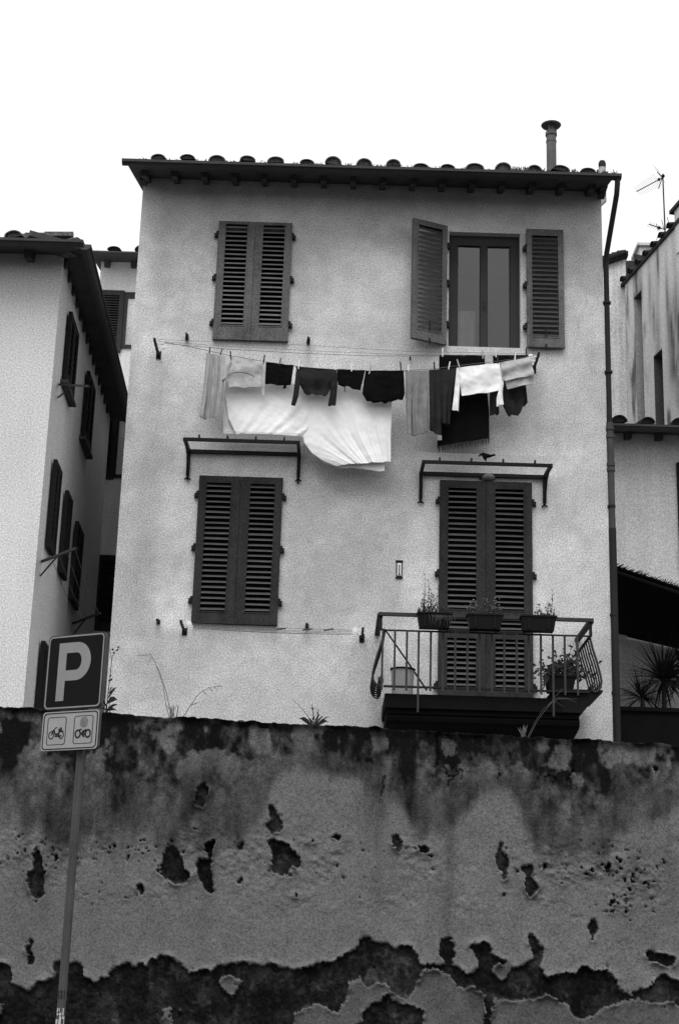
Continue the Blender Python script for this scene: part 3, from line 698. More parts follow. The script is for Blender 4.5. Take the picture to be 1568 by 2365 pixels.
back_px = [(368, 792), (520, 806), (700, 816), (860, 822), (1015, 822), (1120, 822), (1232, 823)]
t = thing('clothes_line', 'thin cords of the upper clothes line, sagging under the laundry', 'clothes line', tuple(TL[1]))
part('front_cord', MB().tube([U(x, y-1, YF) for x, y in front_px], .0035, 5), M['cord'], t)
part('back_cord', MB().tube([U(x, y, YB) for x, y in back_px], .003, 5), M['cord'], t)
part('return_cord', MB().tube([U(x, y, -.36) for x, y in ((366, 784), (440, 787), (700, 797), (950, 812), (1235, 817))], .002, 5), M['cord'], t)
part('return_cord', MB().tube([U(x, y, -.40) for x, y in ((366, 788), (520, 800), (760, 812), (950, 820), (1235, 820))], .002, 5), M['cord'], t)
t = thing('clothes_line', 'thin empty cords of the lower clothes line, below the left shutters', 'clothes line', tuple(BLk[1]))
for k, (y, s) in enumerate(((-.2, 6), (-.31, 5), (-.42, 4), (-.26, 8), (-.37, 9))):
    a_ = BLk[0].copy(); a_.y = y; b_ = BRk[0].copy(); b_.y = y
    part('cord', MB().tube([a_.lerp(b_, q) + V((.0, 0, -.012*s*q*(1-q) - .012*(k % 2))) for q in np.linspace(0.02, .98, 9)], .0025, 5), M['cord'], t)
for lab, px, py in (('small dark wall hook left of the lower left shutters', 366, 1436), ('small dark wall hook under the lower left shutters, above the empty line', 709, 1446),
                    ('dark wall hook between the left bracket and the upper left shutters', 432, 779), ('dark wall hook below the right corner of the upper left shutters', 712, 788), ('tiny dark hook left of the black blanket', 947, 827)):
    p = U(px, py, -.03); b = MB(); big = px in (432, 712)
    b.box(p+V((-.02, .0, -.02)), p+V((.02, .03, .025)))
    if big: b.tube([p, p+V((.0, -.10, .01)), p+V((.012, -.13, -.02)), p+V((.02, -.12, -.05))], .012, 6); b.box(p+V((-.012, -.012, -.05)), p+V((.018, .002, .04)))
    elif px == 947: b = MB().tube([p+V((0, .03, 0)), p+V((0, -.03, 0))], .012, 6)
    else: b.tube([p, p+V((0, -.09, .0))], .02, 6)
    solo('wall_hook', b, M['iron'], lab, 'hook', tuple(p), 40)

# ------------------------------------------------------------------ laundry
def poly_at(pl, t):
    d = [0]
    for a_, b_ in zip(pl, pl[1:]): d.append(d[-1]+math.hypot(b_[0]-a_[0], b_[1]-a_[1]))
    x = t*d[-1]
    for i in range(len(pl)-1):
        if x <= d[i+1] or i == len(pl)-2:
            f = (x-d[i])/max(1e-6, d[i+1]-d[i]); return pl[i][0]+(pl[i+1][0]-pl[i][0])*f, pl[i][1]+(pl[i+1][1]-pl[i][1])*f
def panel(mb, left, right, Y, fold, nr=26, nc=26, sag=0, hem=0, depth=.012, seed=0, crumple=.011):
    """Cloth panel, two layers: rows from the top edge down, folds push it in and out."""
    rows = []; n_ = np.random.default_rng(seed)
    w0 = n_.uniform(-1, 1, 6)
    for k in (0, 1):
        for j in range(nr+1):
            v = j/nr; a_ = poly_at(left, v); b_ = poly_at(right, v)
            for i in range(nc+1):
                u = i/nc; px = a_[0]+(b_[0]-a_[0])*u; py = a_[1]+(b_[1]-a_[1])*u
                py += sag*math.sin(math.pi*u)*(1 if j == 0 else (1-v)) + hem*v**6*(math.sin(u*9+w0[0]*3)*.6+math.sin(u*17+w0[1]*3)*.4)
                p = U(px, py, Y); y = fold(u, v) + crumple*(mnoise.noise(p*9+V((w0[2]*9, 0, 0))) + .6*mnoise.noise(p*22+V((0, w0[3]*9, 0))))*min(1, v*6+.15)
                e = min(1, min(u, 1-u)*12)
                p.y += y + (depth*e if k else -depth*e*.3)
                rows.append(p)
    N_ = (nr+1)*(nc+1); fs = []
    for j in range(nr):
        for i in range(nc):
            q = j*(nc+1)+i; fs.append((q, q+nc+1, q+nc+2, q+1)); fs.append((N_+q, N_+q+1, N_+q+nc+2, N_+q+nc+1))
    for j in range(nr):
        for i in (0, nc):
            q = j*(nc+1)+i; fs.append((q, N_+q, N_+q+nc+1, q+nc+1) if i else (q, q+nc+1, N_+q+nc+1, N_+q))
    for i in range(nc):
        for j in (0, nr):
            q = j*(nc+1)+i; fs.append((q, q+1, N_+q+1, N_+q) if j == 0 else (q, N_+q, N_+q+1, q+1))
    mb.add(rows, fs); return mb
def folds(k, amp, ph=0, skew=0, grow=.7, k2=0, a2=0):
    def f(u, v):
        uu = u + skew*v
        s = math.sin(2*math.pi*(k*uu)+ph+1.1*math.sin(2.1*v+ph)) + .5*math.sin(2*math.pi*(k*1.73*uu)+ph*2.3+v*1.5)
        return amp*(.25+.75*v**grow)*s + a2*math.sin(2*math.pi*k2*v+ph+2*u)
    return f
def garment(name, lab, cat, mat, panels, group='laundry on the upper line'):
    mb = MB()
    for i, p in enumerate(panels): panel(mb, *p[:4], **(p[4] if len(p) > 4 else {}), seed=len(lab)+i)
    loc = U(*panels[0][0][0], panels[0][2]); o = solo(name, mb, M[mat], lab, cat, tuple(loc), 70, group); return o

# coordinates read off two enlargements of the washing
def A(zx, zy): return (zx/2.24+560)/1.32334, (zy/2.24+1030)/1.32334
def B(zx, zy): return (zx/2.6133+1150)/1.32334, (zy/2.6133+1030)/1.32334
LA = lambda *p: [A(*q) for q in p]
LB = lambda *p: [B(*q) for q in p]
garment('trousers', 'pale striped trousers hanging full length, leftmost on the upper line', 'trousers', 'cl_pale',
        [(LA((160, 108), (148, 250), (130, 430), (106, 552)), LA((222, 120), (215, 270), (200, 450), (190, 560)), YF, folds(2.2, .022, .6), dict(hem=-3)),
         (LA((218, 119), (214, 300), (205, 450), (196, 548)), LA((290, 128), (285, 260), (272, 420), (248, 580)), YF-.015, folds(2.0, .022, 2.2), dict(hem=-2))])
gts = garment('tshirt', 'light grey t-shirt pegged upside down beside the pale striped trousers', 't-shirt', 'cl_light',
        [(LA((322, 136), (318, 200), (305, 270), (312, 345)), LA((552, 170), (548, 230), (545, 290), (540, 345)), YF, folds(1.6, .016, 1.0, .15, .5, 1.4, .008), dict(nc=30)),
         (LA((322, 142), (290, 185), (262, 210), (258, 290)), LA((330, 170), (318, 230), (302, 290), (275, 300)), YF-.02, folds(.8, .012, 2.0), dict(nr=14, nc=8)),
         (LA((545, 200), (540, 280), (535, 350), (536, 400)), LA((562, 200), (562, 280), (558, 350), (556, 408)), YF-.02, folds(.8, .006, 0), dict(nr=14, nc=6))])
nk = U(*A(395, 265), YF-.05)
part('neck_band', MB().tube([nk+V((.155*math.cos(a_), -.004+.01*math.sin(2*a_), .06*math.sin(a_)-.02)) for a_ in np.linspace(.15, 3.0, 12)], .006, 6), M['cl_mid'], gts, 60)
garment('shorts', 'small black shorts hanging between the light grey t-shirt and the charcoal sweatshirt', 'shorts', 'cl_black',
        [(LA((567, 172), (563, 240), (560, 320)), LA((758, 193), (748, 260), (738, 332)), YF, folds(1.6, .012, .4), dict(hem=2)),
         (LA((690, 325), (685, 340), (683, 350)), LA((705, 327), (706, 342), (703, 352)), YF+.01, folds(.5, .002), dict(nr=4, nc=4))])
garment('sweatshirt', 'charcoal long sleeved sweatshirt pegged upside down, both sleeves hanging', 'sweatshirt', 'cl_dgrey',
        [(LA((772, 198), (778, 260), (800, 330), (830, 385)), LA((1050, 222), (1058, 280), (1020, 340), (985, 400)), YF, folds(1.5, .014, .9, .1, .5, 1.2, .012), dict(hem=2, nc=30)),
         (LA((772, 230), (766, 290), (752, 400), (738, 462)), LA((800, 270), (800, 330), (788, 410), (766, 472)), YF-.03, folds(.9, .012, .3), dict(nc=8)),
         (LA((1012, 290), (1012, 330), (1002, 400), (990, 468)), LA((1058, 275), (1056, 330), (1050, 400), (1043, 470)), YF-.03, folds(.9, .012, 1.8), dict(nc=8))])
garment('vest', 'short ragged black top hanging right of the charcoal sweatshirt', 'top', 'cl_black',
        [(LA((1052, 220), (1056, 270), (1058, 325)), LA((1245, 228), (1232, 290), (1212, 362)), YF, folds(1.4, .010, 1.4), dict(hem=1.6)),
         (LA((1100, 330), (1102, 350), (1102, 375)), LA((1108, 332), (1109, 350), (1107, 376)), YF, folds(.5, .002), dict(nr=4, nc=3))])
garment('tshirt', 'large black t-shirt with spread hem, hanging just left of the grey trousers', 't-shirt', 'cl_black',
        [(LA((1248, 230), (1235, 300), (1226, 385), (1256, 440)), LA((1508, 230), (1512, 300), (1516, 385), (1502, 425)), YF-.01, folds(1.8, .014, .2), dict(hem=1.6)),
         (LA((1262, 390), (1255, 420), (1300, 448)), LA((1510, 385), (1500, 420), (1420, 445)), YF, folds(1.4, .01, 1.1), dict(nr=8, hem=2.0))])
# the white sheet: gathered over the canopy on the left, a free swag on the right
def sheet_fold(u, v):
    c = (u-.10)*1.0; swing = math.sin(7.5*math.pi*(u*(1.0+.35*v) + .62*v*v - .25*v)+.4)
    edge = .35+.65*max(0, abs(u-.42)*1.7)
    return -.02 + .009*edge*v**.7*swing + .004*v*math.sin(13.3*math.pi*(u*1.1+.5*v*v)) - .05*math.sin(math.pi*u)*v
mb = MB()
panel(mb, LA((290, 300), (292, 420), (312, 560), (365, 668)), LA((860, 330), (858, 450), (850, 600), (835, 690)), YB, sheet_fold, nr=50, nc=70, seed=3, crumple=.006)
def swag(u, v):
    r_ = math.hypot(u-.05, (1-v)*.55); a_ = math.atan2(1-v, u+.02)
    return -.012 - .03*math.sin(math.pi*u)*v + (.009*math.sin(26*r_+.6)+.006*math.sin(47*r_+1)+.0045*math.sin(110*r_+1.3*math.sin(9*u)))*(.15+.85*u)*min(1, v*1.6)
panel(mb, LA((858, 330), (855, 450), (848, 560), (818, 660), (826, 720), (880, 795), (960, 850), (1050, 885)), LA((1432, 330), (1428, 450), (1424, 560), (1421, 640), (1420, 720), (1420, 780), (1420, 830), (1418, 858)), YB-.005, swag, nr=60, nc=80, seed=4, hem=1, crumple=.005)
loc = U(*A(850, 330), YB)
sh = solo('bed_sheet', mb, M['sheet'], 'large white sheet hanging behind the dark clothes, its corner bunched on the glass canopy', 'sheet', tuple(loc), 80)
hm = MB(); panel(hm, LA((900, 800), (960, 862), (1050, 888)), LA((1378, 840), (1378, 880), (1376, 918)), YB+.035, folds(2.5, .008, .4, 0, .3), nr=10, nc=50, hem=2)
part('back_layer', hm, M['sheet'], sh, 80)
hb_ = MB(); panel(hb_, LA((272, 320), (272, 480), (274, 660)), LA((345, 320), (360, 480), (380, 668)), YB+.05, folds(1.2, .012, .4), nr=20, nc=12)
part('back_layer', hb_, M['sheet'], sh, 80)
garment('trousers', 'mid grey trousers with a paler stripe, hanging right of the large black t-shirt', 'trousers', 'cl_mid',
        [(LB((232, 270), (234, 400), (238, 600), (240, 770)), LB((325, 270), (322, 420), (320, 600), (318, 790)), YF, folds(1.7, .018, .5), dict(nc=16, hem=1.2)),
         (LB((318, 270), (300, 420), (285, 600), (300, 785)), LB((416, 268), (416, 420), (416, 600), (414, 760)), YF-.018, folds(1.9, .018, 2.1), dict(nc=18, hem=1.2))])
garment('trousers', 'dark trousers hanging in long vertical folds right of the mid grey trousers', 'trousers', 'cl_dark',
        [(LB((418, 264), (420, 420), (424, 600), (424, 740)), LB((525, 258), (525, 420), (526, 600), (520, 790)), YF, folds(2.0, .016, 1.5), dict(nc=18, hem=1.2)),
         (LB((518, 258), (520, 400), (522, 560), (526, 690)), LB((640, 248), (634, 320), (604, 480), (585, 700)), YF-.02, folds(1.8, .016, .3), dict(nc=18, hem=2))])
bl = garment('blanket', 'large black fringed blanket hanging behind the dark trousers and the white shirt', 'blanket', 'cl_black',
        [(LB((502, 142), (498, 300), (490, 600), (486, 870)), LB((862, 148), (875, 300), (900, 600), (902, 805)), YB, folds(2.2, .012, .4), dict(nr=30, hem=1))], None)
fr = MB()
for i in range(64):
    u = i/63; a_ = B(486+(902-486)*u, 868+(803-868)*u); b_ = B(486+(902-486)*u+random.uniform(-4, 4), 868+(803-868)*u + random.uniform(45, 70)*(1 if u > .02 else .6))
    p, q = U(*a_, YB), U(*b_, YB); fr.tube([p, p.lerp(q, .5)+V((random.uniform(-.004, .004), 0, 0)), q], [.004, .0035, .001], 4)
part('fringe', fr, M['cl_dark'], bl, kind='stuff')
garment('shirt', 'white long sleeved shirt pegged upside down in front of the black blanket', 'shirt', 'cl_white',
        [(LB((640, 244), (655, 320), (672, 400), (682, 470)), LB((982, 205), (990, 280), (1004, 370), (985, 430)), YF-.03, folds(1.3, .014, .6, .1, .5, 1.3, .008), dict(nc=30, nr=24)),
         (LB((640, 246), (632, 330), (618, 470), (604, 580)), LB((668, 300), (668, 380), (662, 480), (655, 595)), YF-.05, folds(.9, .012, 1.0), dict(nc=8)),
         (LB((988, 330), (978, 420), (960, 480), (958, 552)), LB((1016, 370), (1006, 420), (1010, 490), (1016, 538)), YF-.05, folds(.9, .012, 2.0), dict(nc=8, nr=14))])
garment('jumper', 'pale speckled jumper at the right end of the upper line', 'jumper', 'cl_light',
        [(LB((985, 200), (998, 260), (1012, 320), (1030, 350)), LB((1226, 158), (1238, 210), (1250, 260), (1258, 305)), YF-.03, folds(1.5, .012, .6, 0, .5, 1.5, .012), dict(nc=24)),
         (LB((1028, 352), (1036, 385), (1046, 415)), LB((1258, 305), (1256, 335), (1252, 372)), YF-.005, folds(1.2, .01, .6), dict(nc=24, nr=8))])
garment('skirt', 'dark pleated skirt hanging below and behind the pale speckled jumper', 'skirt', 'cl_dark',
        [(LB((1020, 330), (1010, 430), (1000, 530), (1050, 628)), LB((1190, 330), (1192, 400), (1200, 470), (1204, 530)), YB-.02, folds(2.4, .018, .9), dict(nc=24, hem=1.2)),
         (LB((1040, 500), (1050, 560), (1052, 628)), LB((1180, 480), (1175, 540), (1145, 618)), YB-.03, folds(1.6, .018, 2.0), dict(nc=14, nr=10, hem=1.2)),
         (LB((905, 440), (903, 520), (905, 625)), LB((970, 430), (975, 520), (978, 615)), YB-.02, folds(1.4, .016, .2), dict(nc=10, hem=1.6))])
garment('scarf', 'narrow black cloth on the back line behind the white shirt and the pale jumper', 'scarf', 'cl_black',
        [(LB((928, 148), (930, 200), (934, 240)), LB((1228, 142), (1228, 200), (1200, 240)), YB, folds(1.4, .008, .9), dict(nr=8))])
garment('cloth', 'small pale cloth scrap on the back line between the two black cloths', 'cloth', 'cl_light',
        [(LB((864, 150), (866, 180), (868, 220)), LB((926, 150), (926, 180), (924, 215)), YB, folds(.8, .006, .9), dict(nr=6, nc=8))])
garment('sock', 'pale sock hanging on the cord under the dark trousers, before the blanket', 'sock', 'cl_mid',
        [(LB((484, 782), (482, 805), (484, 824)), LB((522, 785), (522, 805), (522, 824)), YF-.01, folds(.8, .003, .9), dict(nr=5, nc=6))])

PEG = {}
def peg(lab, x, y, mat, Y, lean=0):
    if mat not in PEG:
        b = MB(); 
        for s in (-1, 1):
            b.add([(-.006, s*.004, -.035), (.006, s*.004, -.035), (.006, s*.013, .075), (-.006, s*.013, .075), (-.006, s*.001, -.035), (.006, s*.001, -.035), (.006, s*.005, .075), (-.006, s*.005, .075)],
                  [(0,1,2,3),(7,6,5,4),(0,4,5,1),(2,6,7,3),(1,5,6,2),(0,3,7,4)])
        b.tube([(-.008, 0, .015), (.008, 0, .015)], .009, 6)
        PEG[mat] = b.mesh('clothes_peg', M[mat])
    o = link('clothes_peg', PEG[mat]); o.location = U(x, y, Y); o.rotation_euler = (0, R(lean), R(random.uniform(-20, 20)))
    return tag(o, lab, 'peg', 'pegs on the upper clothes line')
for lab, p, mat, Y, lean in (
    ('dark peg on the left leg of the pale striped trousers', A(180, 112), 'peg_dark', YF, 3),
    ('dark peg on the right leg of the pale striped trousers', A(256, 122), 'peg_dark', YF, 14),
    ('dark peg on the left corner of the light grey t-shirt', A(326, 138), 'peg_dark', YF, -5),
    ('dark peg where the light grey t-shirt meets the black shorts', A(552, 165), 'peg_dark', YF, 6),
    ('pale peg on the black shorts', A(661, 185), 'cl_mid', YF, 8),
    ('white peg on the left end of the charcoal sweatshirt', A(790, 200), 'white', YF, 0),
    ('white peg on the right end of the charcoal sweatshirt', A(1038, 222), 'white', YF, 0),
    ('white peg on the short ragged black top', A(1152, 218), 'white', YF, 0),
    ('pale peg on the left end of the large black t-shirt', A(1276, 235), 'cl_light', YF-.01, 10),
    ('dark peg on the right end of the large black t-shirt', A(1489, 215), 'peg_dark', YF-.01, -5),
    ('white peg on the left side of the mid grey trousers', B(256, 270), 'white', YF, 0),
    ('pale peg on the right side of the mid grey trousers', B(374, 270), 'cl_light', YF, 0),
    ('dark peg on the left side of the dark trousers', B(463, 250), 'peg_dark', YF, -5),
    ('white slanted peg on the right side of the dark trousers', B(578, 245), 'white', YF-.02, 10),
    ('white slanted peg on the left end of the white shirt', B(658, 225), 'cl_light', YF-.03, -16),
    ('dark peg on the right end of the white shirt', B(968, 190), 'peg_dark', YF-.03, -3),
    ('white peg on the pale speckled jumper', B(1105, 172), 'white', YF-.03, 6),
    ('white peg on the left end of the black blanket', B(528, 135), 'white', YB, 0),
    ('white peg on the right end of the black blanket', B(848, 152), 'cl_light', YB, 0),
    ('white peg on the left end of the narrow black cloth', B(952, 140), 'white', YB, -4),
    ('dark peg on the right end of the narrow black cloth', B(1196, 135), 'peg_dark', YB, 0)):
    peg(lab, p[0], p[1], mat, Y, lean)
for k, (px, lab) in enumerate(((645, 'left pair of dark pegs left on the empty lower line'), (706, 'middle dark peg left on the empty lower line'), (755, 'right dark peg left on the empty lower line'))):
    pe = peg(lab, px, 1453+k, 'peg_dark', -.31, 80)
    pe['group'] = 'pegs on the lower clothes line'

# ------------------------------------------------------------------ retaining wall with peeling plaster
tL, tR = U(0, 1635, WALL_Y), U(1416, 1714, WALL_Y); sl_top = (tR.z-tL.z)/(tR.x-tL.x)
def topz(x): return tL.z + sl_top*(x-tL.x)
XA, XB = -3.2, 3.4
gx = np.concatenate([[-40, -20, -8, -5, -4], np.arange(XA, XB, .0085), [4, 5, 8, 20, 40]])
gt = np.concatenate([np.arange(0, 2.72, .0085), [2.9, 3.2, 3.5, 3.68]])          # depth below the wall top
S, T = np.meshgrid(gx, gt)
Z = np.array([[0.0]]) + (tL.z + sl_top*(np.clip(S, XA-.8, XB+.8)-tL.x)) - T
def Wp(x, y):
    p = U(x, y, WALL_Y); return p.x, p.z
ZA = lambda *p: [Wp(zx*.5012, zy*.5012+1586.9) for zx, zy in p]
ZB = lambda *p: [Wp(zx*.5012+782.1, zy*.5012+1586.9) for zx, zy in p]
wx = (fbm(S*5, Z*5, 2, 4)-.5)*.05 + (fbm(S*15, Z*15, 5, 5)-.5)*.085 + (fbm(S*60, Z*60, 2, 6)-.5)*.016; wz = (fbm(S*5+9, Z*5, 2, 14)-.5)*.05 + (fbm(S*15+9, Z*15, 5, 15)-.5)*.085 + (fbm(S*60+3, Z*60, 2, 16)-.5)*.016
SX, SZ_ = S+wx, Z+wz
holes = [ZA((178,748),(190,760),(192,800),(215,855),(195,880),(190,960),(175,1005),(165,970),(135,930),(115,885),(120,845),(145,850),(155,800)),
 ZA((145,1150),(160,1200),(155,1260),(135,1265),(135,1200)),
 ZA((780,735),(812,740),(830,790),(850,840),(888,862),(850,890),(810,905),(770,880),(738,865),(745,800)),
 ZA((950,715),(1010,708),(990,730),(975,765),(985,800),(975,850),(990,900),(975,960),(955,935),(920,900),(912,860),(915,795),(945,790),(965,760),(950,745)),
 ZA((1105,705),(1128,740),(1096,750)), ZA((1250,535),(1270,550),(1285,600),(1300,640),(1290,665),(1265,660),(1245,680),(1238,640),(1240,580)),
 ZA((1222,690),(1300,695),(1330,730),(1360,770),(1405,805),(1380,830),(1345,825),(1330,870),(1290,865),(1250,850),(1255,810),(1245,740)),
 ZA((1100,870),(1110,900),(1097,930),(1088,900)), ZA((900,470),(950,450),(965,500),(940,560),(900,540)), ZA((1520,690),(1575,700),(1560,720),(1520,718)), ZA((640,880),(660,900),(655,960),(640,950)), ZA((675,875),(690,880),(685,910)),
 ZB((740,700),(765,705),(765,760),(775,800),(770,880),(755,900),(740,870),(722,820),(730,760)), ZB((820,842),(870,845),(876,805),(886,810),(885,880),(920,920),(915,955),(880,965),(855,930),(860,870)),
 ZB((245,690),(275,680),(290,720),(265,770),(235,720)), ZB((365,740),(400,720),(418,770),(385,775)), ZB((1160,1075),(1182,1080),(1177,1150),(1155,1185),(1148,1110)), ZB((1165,1230),(1185,1240),(1165,1255)),
 ZB((1380,1225),(1420,1215),(1480,1230),(1540,1245),(1540,1285),(1470,1275),(1420,1260)), ZB((1388,1298),(1412,1305),(1395,1318)), ZB((735,960),(762,965),(740,1000)), ZB((780,500),(820,515),(790,528)), ZB((775,580),(800,572),(825,590),(800,586)),
 ZB((1000,1275),(1018,1282),(1005,1295)), ZB((1440,375),(1465,380),(1450,405)), ZB((1030,580),(1050,610),(1040,612))]
bot = [(0,1275),(45,1280),(75,1310),(55,1365),(110,1385),(155,1390),(180,1335),(245,1340),(250,1275),(375,1275),(380,1330),(425,1370),(480,1355),(520,1295),(590,1270),(610,1285),(660,1270),(680,1290),(720,1255),(770,1235),(830,1265),(870,1310),(960,1305),(1010,1280),(1090,1285),(1110,1270),(1160,1295),(1245,1265),(1300,1295),(1400,1295),(1520,1270)]
bob = [(0,1240),(50,1235),(80,1195),(95,1140),(130,1128),(140,1170),(200,1180),(260,1200),(320,1190),(350,1240),(385,1295),(440,1285),(490,1290),(470,1240),(480,1170),(530,1160),(525,1250),(550,1310),(600,1325),(630,1290),(615,1190),(670,1165),(690,1250),(770,1255),(795,1305),(880,1245),(900,1215),(870,1150),(905,1150),(940,1230),(920,1280),(945,1345),(1060,1340),(1120,1310),(1130,1285),(1180,1310),(1225,1305),(1250,1350),(1290,1400),(1330,1420),(1380,1395),(1440,1370),(1480,1330),(1530,1355),(1600,1340)]
bpoly = ZA(*bot) + ZB(*bob)
bpoly = [(-45, bpoly[0][1])] + bpoly + [(45, bpoly[-1][1]), (45, -1), (-45, -1)]
isl = [ZA((1020,1340),(1060,1310),(1090,1350),(1120,1375),(1085,1395),(1070,1435),(1045,1410),(1020,1390)), ZA((815,1475),(850,1470),(850,1505),(825,1505)),
 ZA((1360,1500),(1420,1465),(1480,1450),(1500,1490),(1568,1500),(1568,1700),(1340,1700)), ZA((-40,1450),(20,1470),(22,1490),(5,1510),(-40,1515)), ZA((750,1480),(790,1485),(800,1600),(750,1600)),
 ZB((-5,1500),(40,1420),(50,1350),(90,1340),(130,1385),(200,1350),(230,1400),(300,1430),(345,1380),(385,1312),(490,1320),(560,1370),(640,1390),(675,1420),(672,1700),(390,1700),(380,1480),(320,1460),(260,1460),(225,1425),(130,1490),(95,1553),(60,1700),(-5,1700)),
 ZB((718,1455),(830,1450),(950,1415),(1050,1470),(1110,1530),(1220,1480),(1330,1440),(1600,1470),(1600,1700),(700,1700)), ZB((710,1270),(770,1262),(790,1310),(740,1370),(712,1340))]
exp_ = np.zeros(S.shape, bool)
for h in holes: exp_ |= inpoly(SX, SZ_, h)
exp_ |= inpoly(SX, SZ_, bpoly)
ISL = np.zeros(S.shape, bool)
for h in isl: ISL |= inpoly(SX, SZ_, h)
exp_ &= ~ISL
# pock marks where the skin is blistering
band = lambda y, w: np.exp(-((Z - (U(784, y, WALL_Y).z + sl_top*S*.0))/w)**2)
zone = np.maximum(band(1985, .22), .8*band(2075, .12))*(.4+.8*fbm(S*1.7, Z*1.7, 3, 61)) + .5*sstep(1.4, 2.6, S)*band(2030, .4)
pit = fbm(S*26, Z*30, 3, 71) + .22*zone
exp_ |= (pit - .12*sstep(1.2, 1.8, S) > .92)
def blur(a_, n_):
    for _ in range(n_):
        a_ = (np.roll(a_, 1, 0)+np.roll(a_, -1, 0)+np.roll(a_, 1, 1)+np.roll(a_, -1, 1)+2*a_)/6
    return a_
soft = blur((~exp_).astype(float), 12)
fray = (fbm(S*16, Z*16, 4, 171)-.5)*1.5 + (fbm(S*46, Z*46, 3, 172)-.5)*1.0
exp2 = (soft + fray*np.clip(1-np.abs(soft-.5)*1.7, 0, 1)) < .54
near = (soft > .03) & (soft < .97)
exp_ = np.where(near & (T > .02), exp2, exp_)
chip = fbm(S*30, Z*36, 4, 181) + .20*np.clip(zone, 0, 1.2)*sstep(.46, .66, fbm(S*2.3, Z*3.0, 3, 183)) + .10*np.exp(-((soft-.85)/.2)**2)*(soft < .995)
exp_ |= chip > .905
pm = (~exp_).astype(float); b1 = blur(pm, 2); b4 = blur(pm, 16)
lift = np.clip(1-b4, 0, .5)*2*pm                    # plaster edges curl outward
H = .040*b1 + .080*lift*sstep(.42, .70, fbm(S*7, Z*7, 3, 81))*b1 + .05*np.clip(1-blur(pm, 60), 0, .5)*pm*(fbm(S*13, Z*13, 3, 83)-.2)
H += pm*(.012*(fbm(S*1.8, Z*1.8, 3, 91)-.5) + (.005 + .055*np.clip(zone, 0, 1.2)*sstep(.35, .65, fbm(S*2.6, Z*3.2, 3, 94)))*(fbm(S*17, Z*20, 4, 92)-.5)*1.0)
H += (1-pm)*(.030*(fbm(S*7, Z*9, 4, 95)-.5) + .014*(fbm(S*30, Z*30, 3, 96)-.5))
# colour of the skins: painted plaster, bare render, and the dark algae band of its own shape below the coping
tw = .130*(1 + .12*(fbm(S*2, Z*2, 4, 101)-.5)*2)
bare = .0105*(1 + .9*(fbm(S*6, Z*6, 4, 103)-.5)*2)
bare = np.where(fbm(S*5+2, Z*6, 5, 105) > .56, bare*1.8, bare)
bare *= 1 + .8*(fbm(S*40, Z*40, 3, 108)-.5)*2
bare = np.where(fbm(S*19, Z*19, 4, 106) > .70, bare*1.6, bare)
xe = [0, 90, 130, 330, 335, 500, 560, 640, 700, 790, 900, 960, 1050, 1110, 1180, 1235, 1300, 1400, 1415, 1568]
ye = [1885, 1890, 1905, 1928, 1915, 1912, 1885, 1800, 1765, 1795, 1850, 1880, 1885, 1830, 1840, 1920, 1950, 1958, 1900, 1850]
lowx = [Wp(a_, b_)[0] for a_, b_ in zip(xe, ye)]; lowz = [Wp(a_, b_)[1] for a_, b_ in zip(xe, ye)]
zl = np.interp(S, lowx, lowz)
q = (Z - zl)/(topz(S)-zl+1e-6)
st = sstep(-.26, .10, q + .55*(fbm(S*5, Z*.9, 4, 111)-.5) + .20*(fbm(S*13, Z*1.4, 4, 112)-.5) + .5*(fbm(S*2.6, Z*2.2, 4, 114)-.5))
blot = sstep(.52, .62, fbm(S*5.0, Z*3.6, 5, 113)) * np.exp(-((q-.72)/.30)**2)
st = np.clip(st*(1-.75*blot), 0, 1)
dark = np.clip(.64 + .28*sstep(.25, .85, q) + .42*(fbm(S*6, Z*2.6, 5, 115)-.5)*2 + .18*(fbm(S*15, Z*1.8, 4, 116)-.5)*2, .20, .97)
tw = tw*(1-st*dark)
mott = np.clip(q*1.6, 0, 1)*st
tw *= 1 + mott*(1.5*np.clip(fbm(S*13, Z*9, 5, 161)-.52, -.3, .5)*2.2 + 1.9*(fbm(S*30, Z*26, 4, 163)-.5))
tw = np.maximum(tw, .008)
tw *= 1 - .85*sstep(.10, .02, T + .05*(fbm(S*8, Z*0, 3, 117)-.5))*(.4+.6*fbm(S*9, Z*9, 3, 118))
tw *= 1 - .35*sstep(.60, .78, fbm(S*3.2, Z*.5, 4, 121))*sstep(2.2, .6, T)
for x0, k, w_ in ((1.02, .38, .05), (-1.02, .22, .05), (.42, .18, .04)):       # rain runs
    tw *= 1 - k*np.exp(-((S-x0+.03*(fbm(Z*2, S*0, 2, 131)-.5))/w_)**2)*sstep(2.4, .9, T)
cr = [ZB((455,240),(460,330),(440,355)), ZB((475,365),(495,395),(515,410),(505,465)), ZB((515,405),(545,392),(562,398),(565,430)), ZB((1080,350),(1075,395),(1045,425)), ZB((215,410),(205,450),(190,500)), ZB((730,375),(745,410),(735,430)), ZB((940,418),(990,424))]
for c_ in cr:
    for (x0, z0), (x1, z1) in zip(c_, c_[1:]):
        vx_, vz_ = x1-x0, z1-z0; tt = np.clip(((SX-x0)*vx_+(SZ_-z0)*vz_)/(vx_*vx_+vz_*vz_), 0, 1)
        d = np.hypot(SX-x0-tt*vx_, SZ_-z0-tt*vz_); k = np.exp(-(d/.007)**2); H -= .02*k; tw = tw*(1-.75*k)
tw = tw*(1 - .38*blur((ISL & (T > 1.9)).astype(float), 6)*(.6+.8*fbm(S*8, Z*8, 4, 191)))
tone = np.clip(np.where(exp_, bare, tw), .006, .4)
tone = np.where(exp_ & (fbm(S*11, Z*11, 3, 141) > .68), tone*1.5, tone)
ny_, nx_ = S.shape
TJ = .012*(fbm(S*6, S*0, 3, 151)-.5)*2*np.exp(-T/.05)
